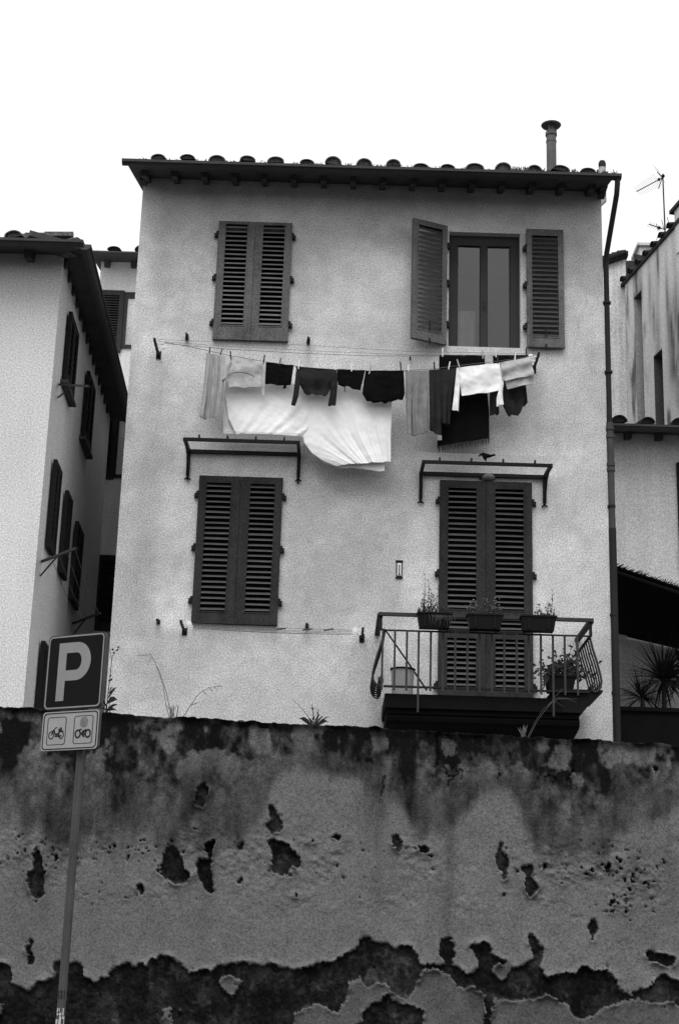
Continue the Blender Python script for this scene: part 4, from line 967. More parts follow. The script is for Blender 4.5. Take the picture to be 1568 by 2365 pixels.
Zt = Z + np.where(T < .05, .035*(fbm(S*5, S*0, 4, 152)-.5) + .016*(fbm(S*24, S*0, 3, 153)-.5), 0)
vv = np.stack([S, WALL_Y - H, Zt], -1).reshape(-1, 3)
rows2 = np.stack([gx, np.full(nx_, WALL_Y+.30), Zt[0]-.01], -1); rows3 = np.stack([gx, np.full(nx_, WALL_Y+.30), Z[-1]], -1)
allv = np.concatenate([vv, rows2, rows3]); base = ny_*nx_
ii = np.arange(nx_-1)
fcs = []
for j in range(ny_-1):
    a_ = j*nx_+ii; fcs.append(np.stack([a_, a_+nx_, a_+nx_+1, a_+1], -1))
fcs.append(np.stack([base+ii, ii, ii+1, base+ii+1], -1)); fcs.append(np.stack([base+nx_+ii, base+ii, base+ii+1, base+nx_+ii+1], -1))
fcs = np.concatenate(fcs)
me = bpy.data.meshes.new('retaining_wall'); me.vertices.add(len(allv)); me.vertices.foreach_set('co', allv.astype(np.float32).ravel())
me.loops.add(fcs.size); me.loops.foreach_set('vertex_index', fcs.astype(np.int32).ravel())
me.polygons.add(len(fcs)); me.polygons.foreach_set('loop_start', np.arange(0, fcs.size, 4, dtype=np.int32))
me.update(calc_edges=True); me.validate(); me.materials.append(M['retain'])
set_tone(me, np.concatenate([tone.ravel(), np.full(2*nx_, .04)])); 
rw_ = link('retaining_wall', me); tag(rw_, 'long dark retaining wall with peeling plaster across the foreground', 'wall')
# loose crumbs on the coping
for px, py, s_ in ((557, 1664, .03),):
    p = U(px, py, WALL_Y+.05); solo('stone_chip', MB().lathe((p.x, p.y, topz(p.x)-.01), [(s_*1.1, 0), (s_, s_*.7), (s_*.7, s_*.9)], 6), M['moss'], 'small dark stone chip lying on top of the retaining wall', 'stone', (p.x, p.y, topz(p.x)))

# weeds on the coping
WY = WALL_Y+.08
def wz_(px): 
    x = U(px, 1660, WY).x; return V((x, WY, topz(x)-.015))
def arc(px_pts, Y, k=5):
    pts = [U(a_, b_, Y) for a_, b_ in px_pts]; return pts
g = MB()
g.tube([wz_(245)]+arc([(250, 1605), (255, 1560), (259, 1524)], WY), [.006, .005, .004, .003], 6)
g.tube(arc([(259, 1524), (263, 1508), (272, 1500)], WY), [.003, .002, .002], 5); g.tube(arc([(259, 1524), (254, 1500), (250, 1478)], WY), [.0025, .002, .0015], 5)
for px, py in ((264, 1508), (261, 1500), (272, 1501), (274, 1495), (256, 1560), (257, 1570), (253, 1572), (258, 1569)):
    c = U(px, py, WY); r_ = .010; g.lathe(c, [(r_*.4, -r_), (r_, 0), (r_*.3, r_)], 6)
for (a_, b_, w_) in (((251, 1612), (270, 1588), .012), ((249, 1624), (272, 1616), .022), ((250, 1622), (268, 1612), .018), ((247, 1640), (274, 1628), .012), ((247, 1642), (270, 1641), .014), ((246, 1645), (262, 1634), .012), ((245, 1630), (236, 1618), .010), ((246, 1640), (233, 1640), .010), ((250, 1603), (266, 1597), .007), ((254, 1596), (262, 1590), .006)):
    p, q_ = U(*a_, WY), U(*b_, WY); g.blade([p, p.lerp(q_, .45)+V((0, -.02, .012)), p.lerp(q_, .8)+V((0, -.03, .006)), q_], w_)
for k in range(3): g.tube([wz_(243+3*k), U(246+8*k, 1625, WY)], .003, 5)
solo('weed', g, M['leaf'], 'tall dark leafy weed on the wall top, right behind the parking sign', 'weed', tuple(wz_(245)))
g = MB(); g.tube([wz_(398)]+arc([(385, 1600), (368, 1550), (350, 1512)], WY), [.004, .0035, .003, .002], 5)
g.tube([wz_(394)]+arc([(383, 1625), (378, 1585), (362, 1540)], WY), [.003, .003, .002, .0015], 5)
g.tube(arc([(350, 1512), (335, 1513), (318, 1514)], WY), [.002, .0025, .002], 5); g.tube(arc([(352, 1516), (345, 1528), (338, 1530)], WY), [.0015, .002, .001], 5)
for k in range(9): g.blade([wz_(392+k*2), U(392+k*2+random.uniform(-6, 6), 1640, WY), U(390+k*2.6+random.uniform(-10, 10), 1627, WY)], .004)
solo('dry_grass', g, M['leaf_pale'], 'long dry grass stem leaning left on the wall top', 'grass', tuple(wz_(398)))
g = MB(); g.tube([wz_(418)]+arc([(440, 1630), (460, 1602), (482, 1588), (512, 1584)], WY), [.004, .0035, .003, .002, .0015], 5)
for a_, b_ in (((440, 1630), (462, 1622)), ((482, 1588), (492, 1600)), ((494, 1586), (502, 1594)), ((470, 1596), (478, 1606)), ((500, 1585), (516, 1586))):
    p, q_ = U(*a_, WY), U(*b_, WY); g.blade([p, p.lerp(q_, .5)+V((0, 0, .004)), q_], .004)
solo('dry_grass', g, M['leaf_pale'], 'thin dry grass stem arching right on the wall top', 'grass', tuple(wz_(418)))
g = MB(); b0 = wz_(725)
for a_, w_ in (((690, 1660), .016), ((695, 1658), .014), ((758, 1668), .013), ((755, 1664), .010), ((738, 1652), .010), ((748, 1655), .008), ((712, 1660), .010), ((762, 1656), .006)):
    q_ = U(*a_, WY); g.blade([b0, b0.lerp(q_, .5)+V((0, -.02, .02)), b0.lerp(q_, .8)+V((0, -.03, .015)), q_], w_)
P = sprig(g, b0, U(722, 1632, WY), 14, .006, .03, .005, .005); sprig(g, b0, U(736, 1640, WY), 9, .006, .03, .01, .004)
g.tube([b0]+arc([(712, 1655), (692, 1630), (672, 1613)], WY), [.003, .003, .002, .001], 5)
solo('weed', g, M['leaf'], 'low broad leaved weed on the wall top between the lower shutters and the balcony', 'weed', tuple(b0))
g = MB(); b0 = wz_(1206)
for k in range(16):
    q_ = U(1206+random.uniform(-14, 16), random.uniform(1672, 1690), WY); g.blade([b0+V((random.uniform(-.03, .03), 0, 0)), b0.lerp(q_, .6)+V((0, -.01, .01)), q_], .003)
solo('grass_tuft', g, M['leaf_pale'], 'small grass tuft on the wall top below the balcony', 'grass', tuple(b0))
g = MB(); g.tube([wz_(1217)]+arc([(1240, 1665), (1262, 1635), (1285, 1605), (1300, 1590)], WY), [.002, .0018, .0016, .0014, .001], 5)
for a_, c_, b_ in (((1262, 1635), (1285, 1612), (1330, 1622)), ((1268, 1626), (1290, 1614), (1335, 1614)), ((1250, 1652), (1270, 1622), (1300, 1632))):
    g.blade([U(*a_, WY), U(*c_, WY), U((c_[0]+b_[0])/2, c_[1], WY), U(*b_, WY)], .0012)
g.tube([wz_(1214)]+arc([(1238, 1662), (1258, 1632)], WY), [.002, .0015, .001], 5)
solo('dry_grass', g, M['leaf_pale'], 'pale bent reed stem rising from the wall top in front of the balcony', 'grass', tuple(wz_(1217)))

# ------------------------------------------------------------------ parking sign
SGY = -5.75
px_, py_ = 184, 1790; pp = U(px_, py_, SGY); PX = pp.x
YAW = R(-28); SW = .535
st_ = thing('parking_sign', 'parking sign with a large P and a motorcycle panel, on a leaning-looking grey pole', 'sign', (PX, SGY, .13))
st_['label'] = 'parking sign with a large P and a small motorcycle panel on a grey pole'
ca, sa = math.cos(YAW), math.sin(YAW)
cTop = U(181, 1467.5, SGY); cMid = U(168, 1643.5, SGY); cBot = U(160, 1735, SGY)
ctr = V((cMid.x, SGY-.05, 0)); zT, zM, zB = cTop.z, cMid.z, cBot.z
def sg(u, z, d):           # u across the face (m from its middle), d out of the face
    return V((ctr.x + u*ca + d*sa, ctr.y + u*sa - d*ca, z))
def rrect(u0, u1, z0, z1, r, n=6):
    pts = []
    for cx, cz, a0 in ((u1-r, z1-r, 0), (u0+r, z1-r, 90), (u0+r, z0+r, 180), (u1-r, z0+r, 270)):
        for k in range(n+1):
            a_ = R(a0+90*k/n); pts.append((cx+r*math.cos(a_), cz+r*math.sin(a_)))
    return pts[::-1]
def plate(poly, d0, d1, mat, name, parent): return part(name, MB().prism(poly, lambda x, y, d: sg(x, y, d), d1, d0), mat, parent)
def band_(outer, inner, d, mat, name, parent, th=.0012):
    n_ = len(outer); b = MB()
    vs = [sg(x, z, d+th) for x, z in outer] + [sg(x, z, d+th) for x, z in inner] + [sg(x, z, d) for x, z in outer] + [sg(x, z, d) for x, z in inner]
    fs = []
    for i in range(n_):
        j = (i+1) % n_; fs += [(i, j, n_+j, n_+i), (2*n_+i, i, n_+i, 3*n_+i)[:0] or (2*n_+j, j, i, 2*n_+i), (n_+i, n_+j, 3*n_+j, 3*n_+i)]
    b.add(vs, fs); return part(name, b, mat, parent)
h1 = SW/2; z0, z1 = zM+.012, zT
pn = plate(rrect(-h1, h1, z0, z1, .04), -.028, -.001, M['pole'], 'parking_panel', st_)
plate(rrect(-h1+.003, h1-.003, z0+.003, z1-.003, .038), -.0008, .0006, M['sign_dark'], 'face', pn)
band_(rrect(-h1+.008, h1-.008, z0+.008, z1-.008, .036), rrect(-h1+.019, h1-.019, z0+.019, z1-.019, .028), .0008, M['sign_white'], 'border', pn)
HH = z1-z0
def fu(u): return -h1 + u*SW
def fv(v): return z1 - v*HH
o_ = [(fu(.205), fv(.886)), (fu(.345), fv(.886)), (fu(.345), fv(.621)), (fu(.50), fv(.621))]
rx, rz = fu(.774)-fu(.53), (fv(.11)-fv(.621))/2; cxp, czp = fu(.53), (fv(.11)+fv(.621))/2
outer = [(cxp+rx*math.sin(a_), czp-rz*math.cos(a_)) for a_ in np.linspace(0, math.pi, 17)]
rx2, rz2 = fu(.612)-fu(.51), (fv(.249)-fv(.482))/2; cx2, cz2 = fu(.51), (fv(.249)+fv(.482))/2
inner = [(cx2+rx2*math.sin(a_)**.8, cz2-rz2*math.cos(a_)) for a_ in np.linspace(0, math.pi, 17)]
pb_ = MB(); D1 = .0016
def flat(poly): pb_.prism(poly, lambda x, y, d: sg(x, y, d), D1+.0008, D1)
ul, ur = fu(.205), fu(.345)
flat([(ul, fv(.886)), (ul, fv(.11)), (ur, fv(.11)), (ur, fv(.886))])
pb_b = [(ur, fv(.621))] + outer[:] + [(ur, fv(.11))]; pb_i = [(ur, fv(.482))] + inner + [(ur, fv(.249))]
for i in range(len(pb_b)-1): flat([pb_b[i+1], pb_b[i], pb_i[i], pb_i[i+1]])
part('letter_P', pb_, M['sign_white'], pn)
z0, z1 = zB, zM-.002
lw = h1*.985
lpn = plate(rrect(-lw, lw, z0, z1, .028), -.028, -.001, M['pole'], 'motorcycle_panel', st_)
plate(rrect(-lw+.002, lw-.002, z0+.002, z1-.002, .027), -.0008, .0006, M['sign_panel'], 'face', lpn)
band_(rrect(-lw+.012, lw-.012, z0+.010, z1-.010, .030), rrect(-lw+.021, lw-.021, z0+.018, z1-.018, .024), .0008, M['sign_ink'], 'border', lpn)
hh = z1-z0
for s in (-1, 1):
    c = s*lw*.47
    band_(rrect(c-.088, c+.088, z0+.15*hh, z1-.14*hh, .022), rrect(c-.082, c+.082, z0+.165*hh, z1-.155*hh, .018), .0008, M['sign_ink'], 'border', lpn)
def symbol(name, c, wr, wd, bars, rects):
    b = MB(); d = .0016; zc = z0+.40*hh
    def fl_(poly): b.prism(poly, lambda x, y, dd: sg(x, y, dd), d+.0008, d)
    for x, th in wd:
        a1 = [(c+x+wr*.86*math.cos(a_), zc+wr*math.sin(a_)) for a_ in np.linspace(0, 2*math.pi, 21)]; a2 = [(c+x+(wr*.86-th)*math.cos(a_), zc+(wr-th)*math.sin(a_)) for a_ in np.linspace(0, 2*math.pi, 21)]
        for i in range(20): fl_([a1[i+1], a1[i], a2[i], a2[i+1]])
    for (xa, ya), (xb, yb), w_ in bars:
        dx_, dy_ = xb-xa, yb-ya; L_ = math.hypot(dx_, dy_); w_ = w_*1.35; nx__, ny__ = -dy_/L_*w_/2, dx_/L_*w_/2
        fl_([(c+xa-nx__, zc+ya-ny__), (c+xa+nx__, zc+ya+ny__), (c+xb+nx__, zc+yb+ny__), (c+xb-nx__, zc+yb-ny__)])
    for x0, x1_, y0, y1_ in rects: fl_([(c+x0, zc+y0), (c+x0, zc+y1_), (c+x1_, zc+y1_), (c+x1_, zc+y0)])
    part(name, b, M['sign_ink'], lpn)
symbol('moped_symbol', -lw*.47, .031, ((-.046, .008), (.046, .008)),
       [((-.046, 0), (-.020, .045), .007), ((-.020, .045), (-.004, .058), .005), ((-.004, .058), (.008, .056), .004), ((-.022, .04), (-.012, .008), .008), ((-.012, .008), (.02, .006), .010), ((.02, .006), (.03, .03), .008)],
       [(.018, .052, .033, .046), (.028, .066, .022, .032), (-.010, .05, -.014, -.002), (-.038, -.028, .030, .037), (.03, .05, .048, .056)])
symbol('motorcycle_symbol', lw*.47, .034, ((-.046, .013), (.046, .013)),
       [((-.012, .010), (.012, -.012), .020), ((-.005, .012), (.03, .028), .012), ((.004, -.016), (.014, -.024), .010), ((-.04, .028), (-.012, .034), .008)], [])
sm = rrect(lw*.47-.034, lw*.47+.040, z0+.56*hh, z0+.82*hh, .034)
plate(sm, .0020, .0014, M['smudge'], 'smudge', lpn)
pz = zT-.08
pole = part('pole', MB().tube([(PX, SGY, .10), (PX, SGY, pz)], .032, 18).lathe((PX, SGY, pz), [(.032, 0), (.028, .01), (.004, .014)], 18), M['pole'], st_, 40)
rib = MB()
for x in (-.012, .012): rib.box((PX+x-.003, SGY-.0345, .13), (PX+x+.003, SGY-.029, pz-.55))
part('pole_rib', rib, M['pole'], st_)
for z in (zM+.10, zT-.12, zB+.07):
    part('clamp', MB().tube([(PX, SGY, z-.015), (PX, SGY, z+.015)], .037, 16).box((PX-.04, SGY-.045, z-.012), (PX+.04, SGY-.02, z+.012)), M['pole'], st_, 40)
def sticker(name, py0, py1, a0, a1, mat, lines=()):
    za, zb_ = U(140, py1, SGY).z, U(140, py0, SGY).z; b = MB(); r_ = .0335; n_ = 8
    vs = []
    for z in (za, zb_):
        for k in range(n_+1):
            a_ = R(a0+(a1-a0)*k/n_); vs.append((PX+r_*math.sin(a_), SGY-r_*math.cos(a_), z))
    b.add(vs, [(k, k+1, n_+2+k, n_+1+k) for k in range(n_)]); o = part(name, b, mat, st_)
    for (q0, q1, b0_, b1_) in lines:
        l = MB(); vs = []
        for z in (za+(zb_-za)*q0, za+(zb_-za)*q1):
            for k in range(4):
                a_ = R(b0_+(b1_-b0_)*k/3); vs.append((PX+(r_+.0008)*math.sin(a_), SGY-(r_+.0008)*math.cos(a_), z))
        l.add(vs, [(k, k+1, 5+k, 4+k) for k in range(3)]); part('print_mark', l, M['sticker_k'] if mat is M['sticker_w'] else M['pole'], o)
sticker('sticker', 2287, 2307, -55, 40, M['sticker_k'], [(.46, .52, -52, 36)])
sticker('sticker', 2328, 2345, -50, 45, M['sticker_w'], [(.35, .5, -40, 5), (.5, 1.0, -5, 12)])
sticker('sticker', 2347, 2372, -10, 60, M['sticker_w'], [(.3, .75, 20, 45)])
sticker('sticker', 2354, 2380, -75, -5, M['sticker_w'], [(.45, .6, -60, -20), (.0, .3, -50, -25)])

# ------------------------------------------------------------------ house on the left
LY = -1.5
lc = V(((U(140, 600, LY).x + U(60, 1640, LY).x)/2, LY, 0)); ld = V((-.032, 1, 0)).normalized(); ln_ = V((ld.y, -ld.x, 0))
LH = U(140, 600, LY).z + .06; LEN = 5.3
lh = thing('neighbour_house', 'pale plastered house at the left edge with deep dark eaves', 'house', (lc.x-2.5, LY, TERR))
def LP(px, py, off=0):                     # point on the side wall
    return UP(px, py, lc+ln_*off, ln_)
a = lc + V((-4, 0, 0)); e = lc + ld*LEN
b = MB(); poly = [(a.x, a.y), (lc.x, lc.y), (e.x, e.y), (e.x-4.2, e.y)]
b.prism(poly, lambda x, y, d: V((x, y, d)), TERR, LH+.05)
part('wall', b, M['plaster_pale'], lh)
ovL = .23
rf, fpt = eave(lh, a+V((0, 0, LH)), lc+V((0, 0, LH)), (0, -1, 0), ovL+.2, .25, [4-.1-k*.37 for k in range(1, 11)], [4-.35-.47*k for k in range(8)], rows=1, back=.35, end1=ovL-.02, end0=0)
rf2, spt = eave(lh, lc+V((0, 0, LH)), e+V((0, 0, LH)), ln_, ovL, .25, [], [.12+.36*k for k in range(14)], rows=1, back=.35, end0=ovL+.05, end1=0, tmat='tile_dark', gr=.07)
hp = MB()
for k in range(6):                         # hip tiles running up from the corner
    c0_ = lc + V((ovL, -ovL, 0))*(1-k*.55) + V((0, 0, LH-.02+.13*k)); c0_.z = LH - .02 + .12*k
    c0_ = V((lc.x+ovL-.05-.38*k, lc.y-ovL+.05+.38*k, LH-.10+.105*k+.12)); c1_ = c0_ + V((-.46, .46, .125))
    part('hip_tile', MB().tube([c0_, c1_], [.11, .09], 10), M['tile'], rf, 50)
for lst in ([(-1, 0)],):
    for k in range(3):
        s = 3.35+k*.22; p = fpt(s, ovL-.1, .14+.02*k); part('hip_tile', MB().beam(p, p+V((.30, .1, .06)), .2, .05), M['tile'], rf)
def side_shutter(nt_, ft, nb, fb_, mat=M['wood_blk'], off=.0, swing=0):
    """shutter leaf on the side wall from its four seen corners (near top, far top, near bottom, far bottom)"""
    P_ = [LP(*q) for q in (nt_, ft, nb, fb_)]; s_ = [(p-lc).dot(ld) for p in P_]; s0 = (s_[0]+s_[2])/2; s1 = (s_[1]+s_[3])/2
    zt_ = (P_[0].z+P_[1].z)/2; zb2 = (P_[2].z+P_[3].z)/2
    b = MB(); th = .045; w = s1-s0
    cs, sn = math.cos(swing), math.sin(swing)
    def q(s, o, z): return lc + ld*(s0 + s*cs - o*sn*0) + ln_*(.02 + s*sn + o) + V((0, 0, z))
    def bx(sa_, sb, za, zb3, o0, o1):
        vs = [q(s, o, z) for s in (sa_, sb) for o in (o0, o1) for z in (za, zb3)]
        b.add(vs, [(0,1,3,2),(4,6,7,5),(0,4,5,1),(2,3,7,6),(0,2,6,4),(1,5,7,3)])
    m_ = w/2; f = min(.07, w*.12)
    for x0, x1 in ((0, m_-.003), (m_+.003, w)):
        bx(x0, x0+f, zb2, zt_, 0, th); bx(x1-f, x1, zb2, zt_, 0, th); bx(x0+f, x1-f, zb2, zb2+.1, 0, th-.001); bx(x0+f, x1-f, zt_-.08, zt_, 0, th-.001)
        bx(x0+f, x1-f, zb2+.1, zt_-.08, .001, .006)
        n_ = int((zt_-zb2-.18)/.07)
        for k in range(n_):
            z = zb2+.1+(k+.5)*(zt_-zb2-.18)/n_
            vs = [q(x0+f, .01, z+.02), q(x1-f, .01, z+.02), q(x1-f, th-.004, z-.018), q(x0+f, th-.004, z-.018)]
            b.add(vs+[v-V((0, 0, .009)) for v in vs], [(0,1,2,3),(7,6,5,4),(0,4,5,1),(1,5,6,2),(2,6,7,3),(3,7,4,0)])
    o = part('shutter', b, mat, lh)
    return s0, s1, zb2, zt_
win = []
win.append(side_shutter((154.6, 721), (171.7, 767.5), (142, 880), (160, 925)))
win.append(side_shutter((197.3, 860), (210.8, 897), (184, 1010), (200, 1045)))
for w_ in win:                             # sills under the upper pair
    s0, s1, zb2, zt_ = w_
    p0_ = lc+ld*(s0-.06)+V((0, 0, zb2-.09)); p1_ = lc+ld*(s1+.06)+V((0, 0, zb2-.09))
    part('sill', MB().beam(p0_+ln_*.04+V((0,0,.05)), p1_+ln_*.04+V((0,0,.05)), .09, .035), M['pipe_grey'], lh)
side_shutter((121.4, 1064), (131, 1086), (100.2, 1267), (118, 1285))
side_shutter((147.8, 1132.4), (157.9, 1158), (130.5, 1320), (142.7, 1340))
side_shutter((170, 1200.7), (183.7, 1234), (156.4, 1385), (170, 1411))
side_shutter((96, 1480), (103, 1502), (73, 1640), (88, 1660))
def side_bracket(lab, base_px, tip_px, out):
    p = LP(*base_px); q = UP(tip_px[0], tip_px[1], p+ln_*out, ln_); q.z = p.z + (q.z-p.z)
    t = thing('line_bracket', lab, 'bracket', tuple(p)); 
    part('arm', MB().beam(p, q, .028, .022), M['iron'], t); part('strut', MB().beam(p-V((0, 0, .16)), p.lerp(q, .5), .013, .013), M['iron'], t)
    return p, q
s1_ = side_bracket('dark rod bracket crossing the top left side shutter of the left house', (137, 888), (208, 892), .55)
s2_ = side_bracket('dark slanted rod bracket across the lower side shutters of the left house', (97, 1297), (178, 1266), .60)
s3_ = side_bracket('dark slanted rod bracket low on the left house, just above the parking sign', (169, 1440), (232, 1416), .55)
ln2 = thing('clothes_line', 'thin slanting cords along the side wall of the left house', 'clothes line', tuple(s2_[1]))
for k in range(4):
    f = .3+.22*k; p, q = s2_[0].lerp(s2_[1], f), s3_[0].lerp(s3_[1], f)
    part('cord', MB().tube([p, p.lerp(q, .5)-V((0, 0, .06)), q], .0028, 5), M['cord'], ln2)

# ------------------------------------------------------------------ house in the gap behind
BY_ = 4.0
bz = U(232, 604, BY_).z; bx0 = U(232, 640, BY_).x
bh = thing('back_house', 'narrow house glimpsed in the gap between the left house and the main house', 'house', (bx0+1, BY_, TERR))
def BP(px, py, o=0): return U(px, py, BY_-o)
part('wall', MB().box((bx0, BY_, TERR), (bx0+4.5, BY_+5, bz+.1)), M['plaster_gap'], bh)
eave(bh, (bx0, BY_, bz), (bx0+4.5, BY_, bz), (0, -1, 0), .30, .2, [.25+.38*k for k in range(4)], [.1+.4*k for k in range(6)], rows=2, back=2, end0=.10, tmat='tile_dark', gr=.07)
def flatbox(px0, py0, px1, py1, o0, o1):
    p = BP(px0, py0); q = BP(px1, py1); x0, x1 = min(p.x, q.x), max(p.x, q.x); z0, z1 = min(p.z, q.z), max(p.z, q.z)
    return x0, x1, z0, z1
def bshut(px0, py0, px1, py1, n_):
    x0, x1, z0, z1 = flatbox(px0, py0, px1, py1, 0, 0); b = MB(); f = .07; t_ = .05
    b.box((x0, BY_-t_, z0), (x0+f, BY_, z1)); b.box((x1-f, BY_-t_, z0), (x1, BY_, z1)); b.box((x0+f, BY_-t_+.001, z0), (x1-f, BY_, z0+.1)); b.box((x0+f, BY_-t_+.001, z1-.08), (x1-f, BY_, z1))
    o = part('shutter', b, M['wood_lo'], bh)
    me_ = None
    for k in range(n_):
        z = z0+.1+(k+.5)*(z1-z0-.18)/n_
        if me_ is None: me_ = slat_mesh(x1-x0-2*f, M['wood_lo'])
        link('slat', me_, o, Matrix.Translation(V(((x0+x1)/2, BY_-.028, z))-ORG[bh]))
    part('gap_shade_sheet', MB().box((x0+f, BY_-.006, z0+.1), (x1-f, BY_-.002, z1-.08)), M['cl_black'], o)  # black sheet laid on the wall as painted shade behind the slats
def bwin(px0, py0, px1, py1):
    x0, x1, z0, z1 = flatbox(px0, py0, px1, py1, 0, 0); b = MB()
    b.box((x0, BY_-.03, z0), (x0+.08, BY_+.0, z1)); b.box((x1-.06, BY_-.03, z0), (x1, BY_, z1)); b.box((x0+.08, BY_-.03, z1-.1), (x1-.06, BY_, z1)); b.box((x0+.08, BY_-.03, z0), (x1-.06, BY_, z0+.05))
    o = part('window', b, M['frame'], bh); part('pane', MB().box((x0+.08, BY_-.014, z0+.05), (x1-.06, BY_-.006, z1-.1)), M['plaster_old'], o)
bshut(224, 672, 279, 815, 20); bwin(286, 676, 330, 806)
bshut(212, 962, 263, 1108, 20); bwin(266, 958, 320, 1106)
bshut(226, 1283, 272, 1458, 24)
part('ledge', MB().box((U(214, 948, BY_).x, BY_-.25, U(214, 958, BY_).z), (bx0+3, BY_, U(214, 946, BY_).z)), M['plaster_grey'], bh)
pX = U(223, 1200, BY_-.12).x
part('rain_pipe', MB().tube([(pX, BY_-.12, U(223, 1110, BY_).z), (pX, BY_-.12, TERR)], .05, 10), M['pipe_grey'], bh, 50)
part('pipe_joint', MB().tube([(pX, BY_-.12, U(223, 1272, BY_).z), (pX, BY_-.12, U(223, 1234, BY_).z)], .085, 12), M['flue_pale'], bh, 50)

# ------------------------------------------------------------------ buildings on the right
RY = 2.6
rz_ = U(1410, 1000, RY).z
rh_ = thing('low_house', 'low pale house right of the downpipe, with a tiled eave', 'house', (5.5, RY, TERR))
rx0 = HX1+.12
part('wall', MB().box((rx0, RY, TERR), (9, RY+4.5, rz_+.1)), M['plaster_grey'], rh_)
rt = [U(px, 966, RY-.5).x - rx0 for px in (1425, 1497, 1567)]
dlt = rt[1]-rt[0]
eave(rh_, (rx0, RY, rz_), (9, RY, rz_), (0, -1, 0), .42, .22, [rt[0]-dlt*.0+dlt*k for k in range(8)], [.2+.42*k for k in range(12)], rows=3, back=2.2, end0=0, end1=0, tmat='tile_dark', gr=.075)
wb = MB(); q0, q1 = U(1562, 1068, RY-.05), U(1562, 1200, RY-.05)
wb.box((q0.x, RY-.06, q1.z-.7), (q0.x+.5, RY, q0.z)); part('shutter', wb, M['wood_blk'], rh_)
pl_ = thing('planter_wall', 'low dark wall beside the downpipe, below the spiky plants', 'wall', (4.2, 1.2, TERR))
pw = U(1430, 1642, 1.1); part('masonry', MB().box((HX1+.14, 1.1, TERR), (9, 1.5, pw.z)), M['slab'], pl_); part('coping', MB().box((HX1+.13, 1.06, pw.z+.001), (9, 1.54, pw.z+.05)), M['slab'], pl_)
# reed mat awning seen from below
rm0, rm1 = U(1414, 1310, .45), U(1600, 1372, .45); rb0, rb1 = U(1416, 1464, RY-.02), U(1600, 1507, RY-.02)
aw = thing('reed_awning', 'black reed mat awning with a ragged edge, right of the downpipe', 'awning', tuple(rm0))
b = MB(); NN = 30
dirx = (rm1-rm0); ext = 1.2
vs = []
for k in (0, 1):
    for j in range(9):
        v = j/8
        for i in range(NN+1):
            u = i/NN*ext; p = (rm0+dirx*u).lerp(rb0+(rb1-rb0)*u, v); p.z -= .10*math.sin(math.pi*v)*.5 - k*.03 
            vs.append(p)
n_ = 9*(NN+1); fs = []
for j in range(8):
    for i in range(NN):
        q = j*(NN+1)+i; fs += [(q, q+1, q+NN+2, q+NN+1), (n_+q, n_+q+NN+1, n_+q+NN+2, n_+q+1)]
b.add(vs, fs); part('mat', b, M['reed'], aw, 60)
fr = MB()
for k in range(150):
    u = k/150*ext; p = rm0+dirx*u; q = p + V((random.uniform(.02, .09), -random.uniform(.02, .10), random.uniform(.0, .05)))
    fr.tube([p-V((.02, -.1, 0)), p, q], [.006, .006, .002], 4)
part('reed_ends', fr, M['reed'], aw, kind='stuff')
part('front_bar', MB().tube([rm0-V((0, -.03, .03)), rm0+dirx*ext-V((0, -.03, .03))], .02, 8), M['iron'], aw)
# spiky plants
def yucca(lab, cx_, cy_, Y, n_, L_, seed):
    rnd = random.Random(seed); c = U(cx_, cy_, Y); t = thing('spiky_plant', lab, 'plant', (c.x, Y, pw.z), 'spiky plants behind the low wall')
    part('trunk', MB().tube([(c.x, Y, pw.z-.05), (c.x+.01, Y, (pw.z+c.z)/2), c], [.035, .03, .025], 8), M['stem'], t)
    b = MB()
    for k in range(n_):
        a_ = rnd.uniform(0, 6.28); el_ = rnd.uniform(-.35, 1.35); l = L_*rnd.uniform(.65, 1.1)*(1.1 if el_ > 1 else 1)
        d = V((math.cos(a_)*math.cos(el_), math.sin(a_)*math.cos(el_), math.sin(el_))); dr = V((0, 0, -l*.30*max(0, 1.1-el_)))
        b.blade([c, c+d*l*.33+dr*.08, c+d*l*.66+dr*.4, c+d*l+dr], .016*rnd.uniform(.7, 1.2), V((0, 0, 1)) if abs(d.z) < .8 else V((1, 0, 0)))
    part('leaves', b, M['leaf'], t)
yucca('large spiky plant with long sword leaves in front of the low pale house', 1530, 1570, 1.8, 170, .62, 1)
yucca('small spiky plant between the downpipe and the large spiky plant', 1482, 1612, 1.75, 70, .42, 2)
yucca('spiky plant at the right edge under the reed awning', 1585, 1545, 1.9, 110, .6, 3)
# pale fitting on the wall under the awning
p = U(1428, 1470, RY-.02); solo('wall_fitting', MB().box(p+V((-.05, -.06, -.02)), p+V((.10, 0, .05))).box(p+V((-.02, -.08, -.04)), p+V((.03, -.061, .0))), M['white'], 'small white fitting on the wall just under the reed awning', 'fitting', tuple(p))

# tall stained house behind: side wall seen at a slant
TY = 5.0
g0_ = U(1557, 526, TY); td = V((-.19, 1, 0)).normalized(); tn = V((-td.y, td.x, 0))
far = UP(1442, 655, g0_, tn); TLn = (far-g0_).dot(td)
th_ = thing('tall_house', 'tall pale house with streaked stained walls behind the low house at the right', 'house', (g0_.x+1, TY+1, TERR))
def TPt(px, py): return UP(px, py, g0_, tn)
nearS = -4.0
A0, A1 = g0_ + td*nearS, g0_ + td*TLn
